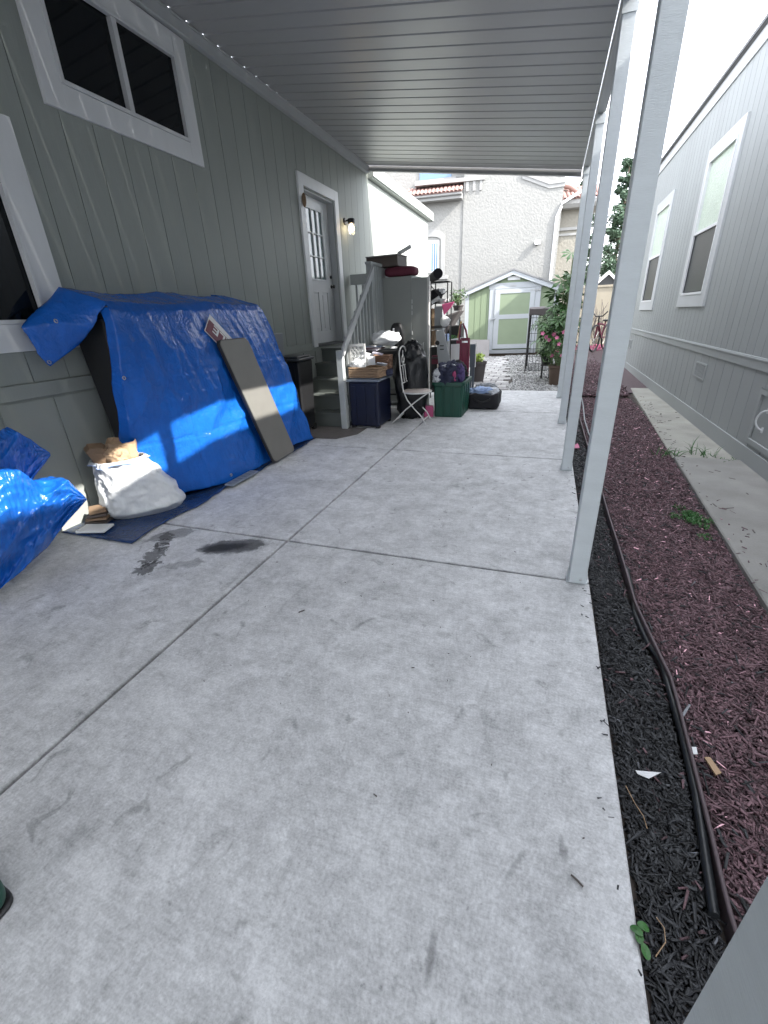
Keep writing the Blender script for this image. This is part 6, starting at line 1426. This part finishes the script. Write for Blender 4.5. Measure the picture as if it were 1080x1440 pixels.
def scrap(name, label, cat, pts, z, m, th=.002, bend=.0):
    P = [pZ(u, v, z) for u, v in pts]; n = len(P); mb = MB(); c = sum(P, Vector()) / n
    P = [p + Vector((0, 0, bend * (p - c).length)) for p in P]
    mb.add(P + [p + Vector((0, 0, th)) for p in P], [tuple(range(n))[::-1], tuple(range(n, 2 * n))] + [(i, (i + 1) % n, n + (i + 1) % n, n + i) for i in range(n)]); return tag(obj(name, mb, M[m]), label, cat)
scrap('paper_scrap', 'torn white paper scrap on the black mulch', 'litter', [(893, 1085), (910, 1087), (929, 1089), (912, 1096), (896, 1090)], -.012, 'paper', .001, .2)
scrap('pale_wood_chip', 'pale wood chip on the red mulch beside the edging', 'wood chip', [(990, 1066), (998, 1066), (1014, 1088), (1006, 1091)], -.010, 'paper_bag', .006)
scrap('white_wood_chip', 'small white chip on the hose by the edging', 'wood chip', [(971, 1051), (979, 1051), (981, 1061), (973, 1061)], .012, 'paper', .003)
scrap('red_petal', 'red fallen petal on the black mulch behind the near post', 'petal', [(806, 628), (812, 626), (815, 631), (808, 633)], -.015, 'flower', .002, .2)
def stick(name, label, pts, r_, m='twig', z=.006):
    tag(obj(name, MB().tube([pZ(u, v, z) for u, v in pts], r_, 6), M[m], smooth=60), label, 'twig')
stick('twig', 'dark twig on the near concrete left of the seedling', [(803, 1230), (812, 1238), (820, 1247)], .0028)
stick('twig', 'short dark splinter on the concrete near the slab joint', [(420, 861), (428, 858)], .0035)
stick('dry_stem', 'pale dry stem curling over the near black mulch', [(880, 1105), (893, 1130), (905, 1148), (910, 1165)], .0014, 'paper_bag', -.008)
stick('dry_stem', 'pale curled stem near the seedling on black mulch', [(923, 1290), (934, 1305), (936, 1325), (922, 1345)], .0014, 'paper_bag', -.008)
rg = random.Random(40)
lit = MB()
for k in range(70):
    y = rg.uniform(.8, 8.5); x = rg.uniform(-1.65, .33); a = rg.uniform(0, 3.14); l_ = rg.uniform(.004, .016); lit.obox((x, y, .0025), (l_, .0025, .003), Matrix.Rotation(a, 3, 'Z'))
for k in range(16):
    y = rg.uniform(3, 11); x = pedge(y) + rg.uniform(.02, .5) ** 1.2; lit.obox((min(x, 1.95), y, .012), (rg.uniform(.02, .06), .008, .005), Matrix.Rotation(rg.uniform(0, 3), 3, 'Z'))
tag(obj('litter_specks', lit, M['twig'], kind='stuff'))
# a green clog at the left edge of the picture
cl_ = thing('green_clog', 'dark green clog toe at the lower left edge', 'shoe', (-1.36, .27, 0))
def cf(p, d): p = Vector(p); p.z = max(p.z, -.045); p.z *= 1.0; return p
tcx = pZ(14, 1275, .02)
cc = Vector((tcx.x - .135, tcx.y - .02, 0))
def clog_pt(p, d):
    p = Vector(p); t = p.x / .13                     # +x is the toe
    p.z = max(p.z, -.042) * (1.05 if t > 0 else 1 - .15 * t); p.y *= 1.08 if t > -.1 else .86; return p
obj('upper', MB().blob((cc.x, cc.y, .052), (.13, .050, .052), 36, 22, clog_pt, .85), M['clog_green'], cl_, smooth=60)
obj('lining', MB().blob((cc.x - .062, cc.y, .095), (.058, .034, .022), 24, 12), M['black_plastic'], cl_, smooth=60)
obj('strap', MB().tube([(cc.x - .045, cc.y + .054, .07), (cc.x - .10, cc.y + .050, .10), (cc.x - .142, cc.y, .105), (cc.x - .10, cc.y - .050, .10), (cc.x - .045, cc.y - .054, .07)], .008, 8), M['clog_green'], cl_, smooth=60)
obj('sole', MB().blob((cc.x, cc.y, .010), (.131, .052, .012), 28, 10, None, .6), M['black_plastic'], cl_, smooth=60)

# the shed and the stucco house stand a little turned against the driveway
def turn_root(o, px, py, a):
    c, q = math.cos(a), math.sin(a); x, y = o.location.x - px, o.location.y - py
    o.location.x = px + x * c - y * q; o.location.y = py + x * q + y * c; o.rotation_euler.z = a
for o in (sh, fl): turn_root(o, -1.9, 21.0, RAD(6))
turn_root(sd_, -1.25, 16.7, RAD(6))
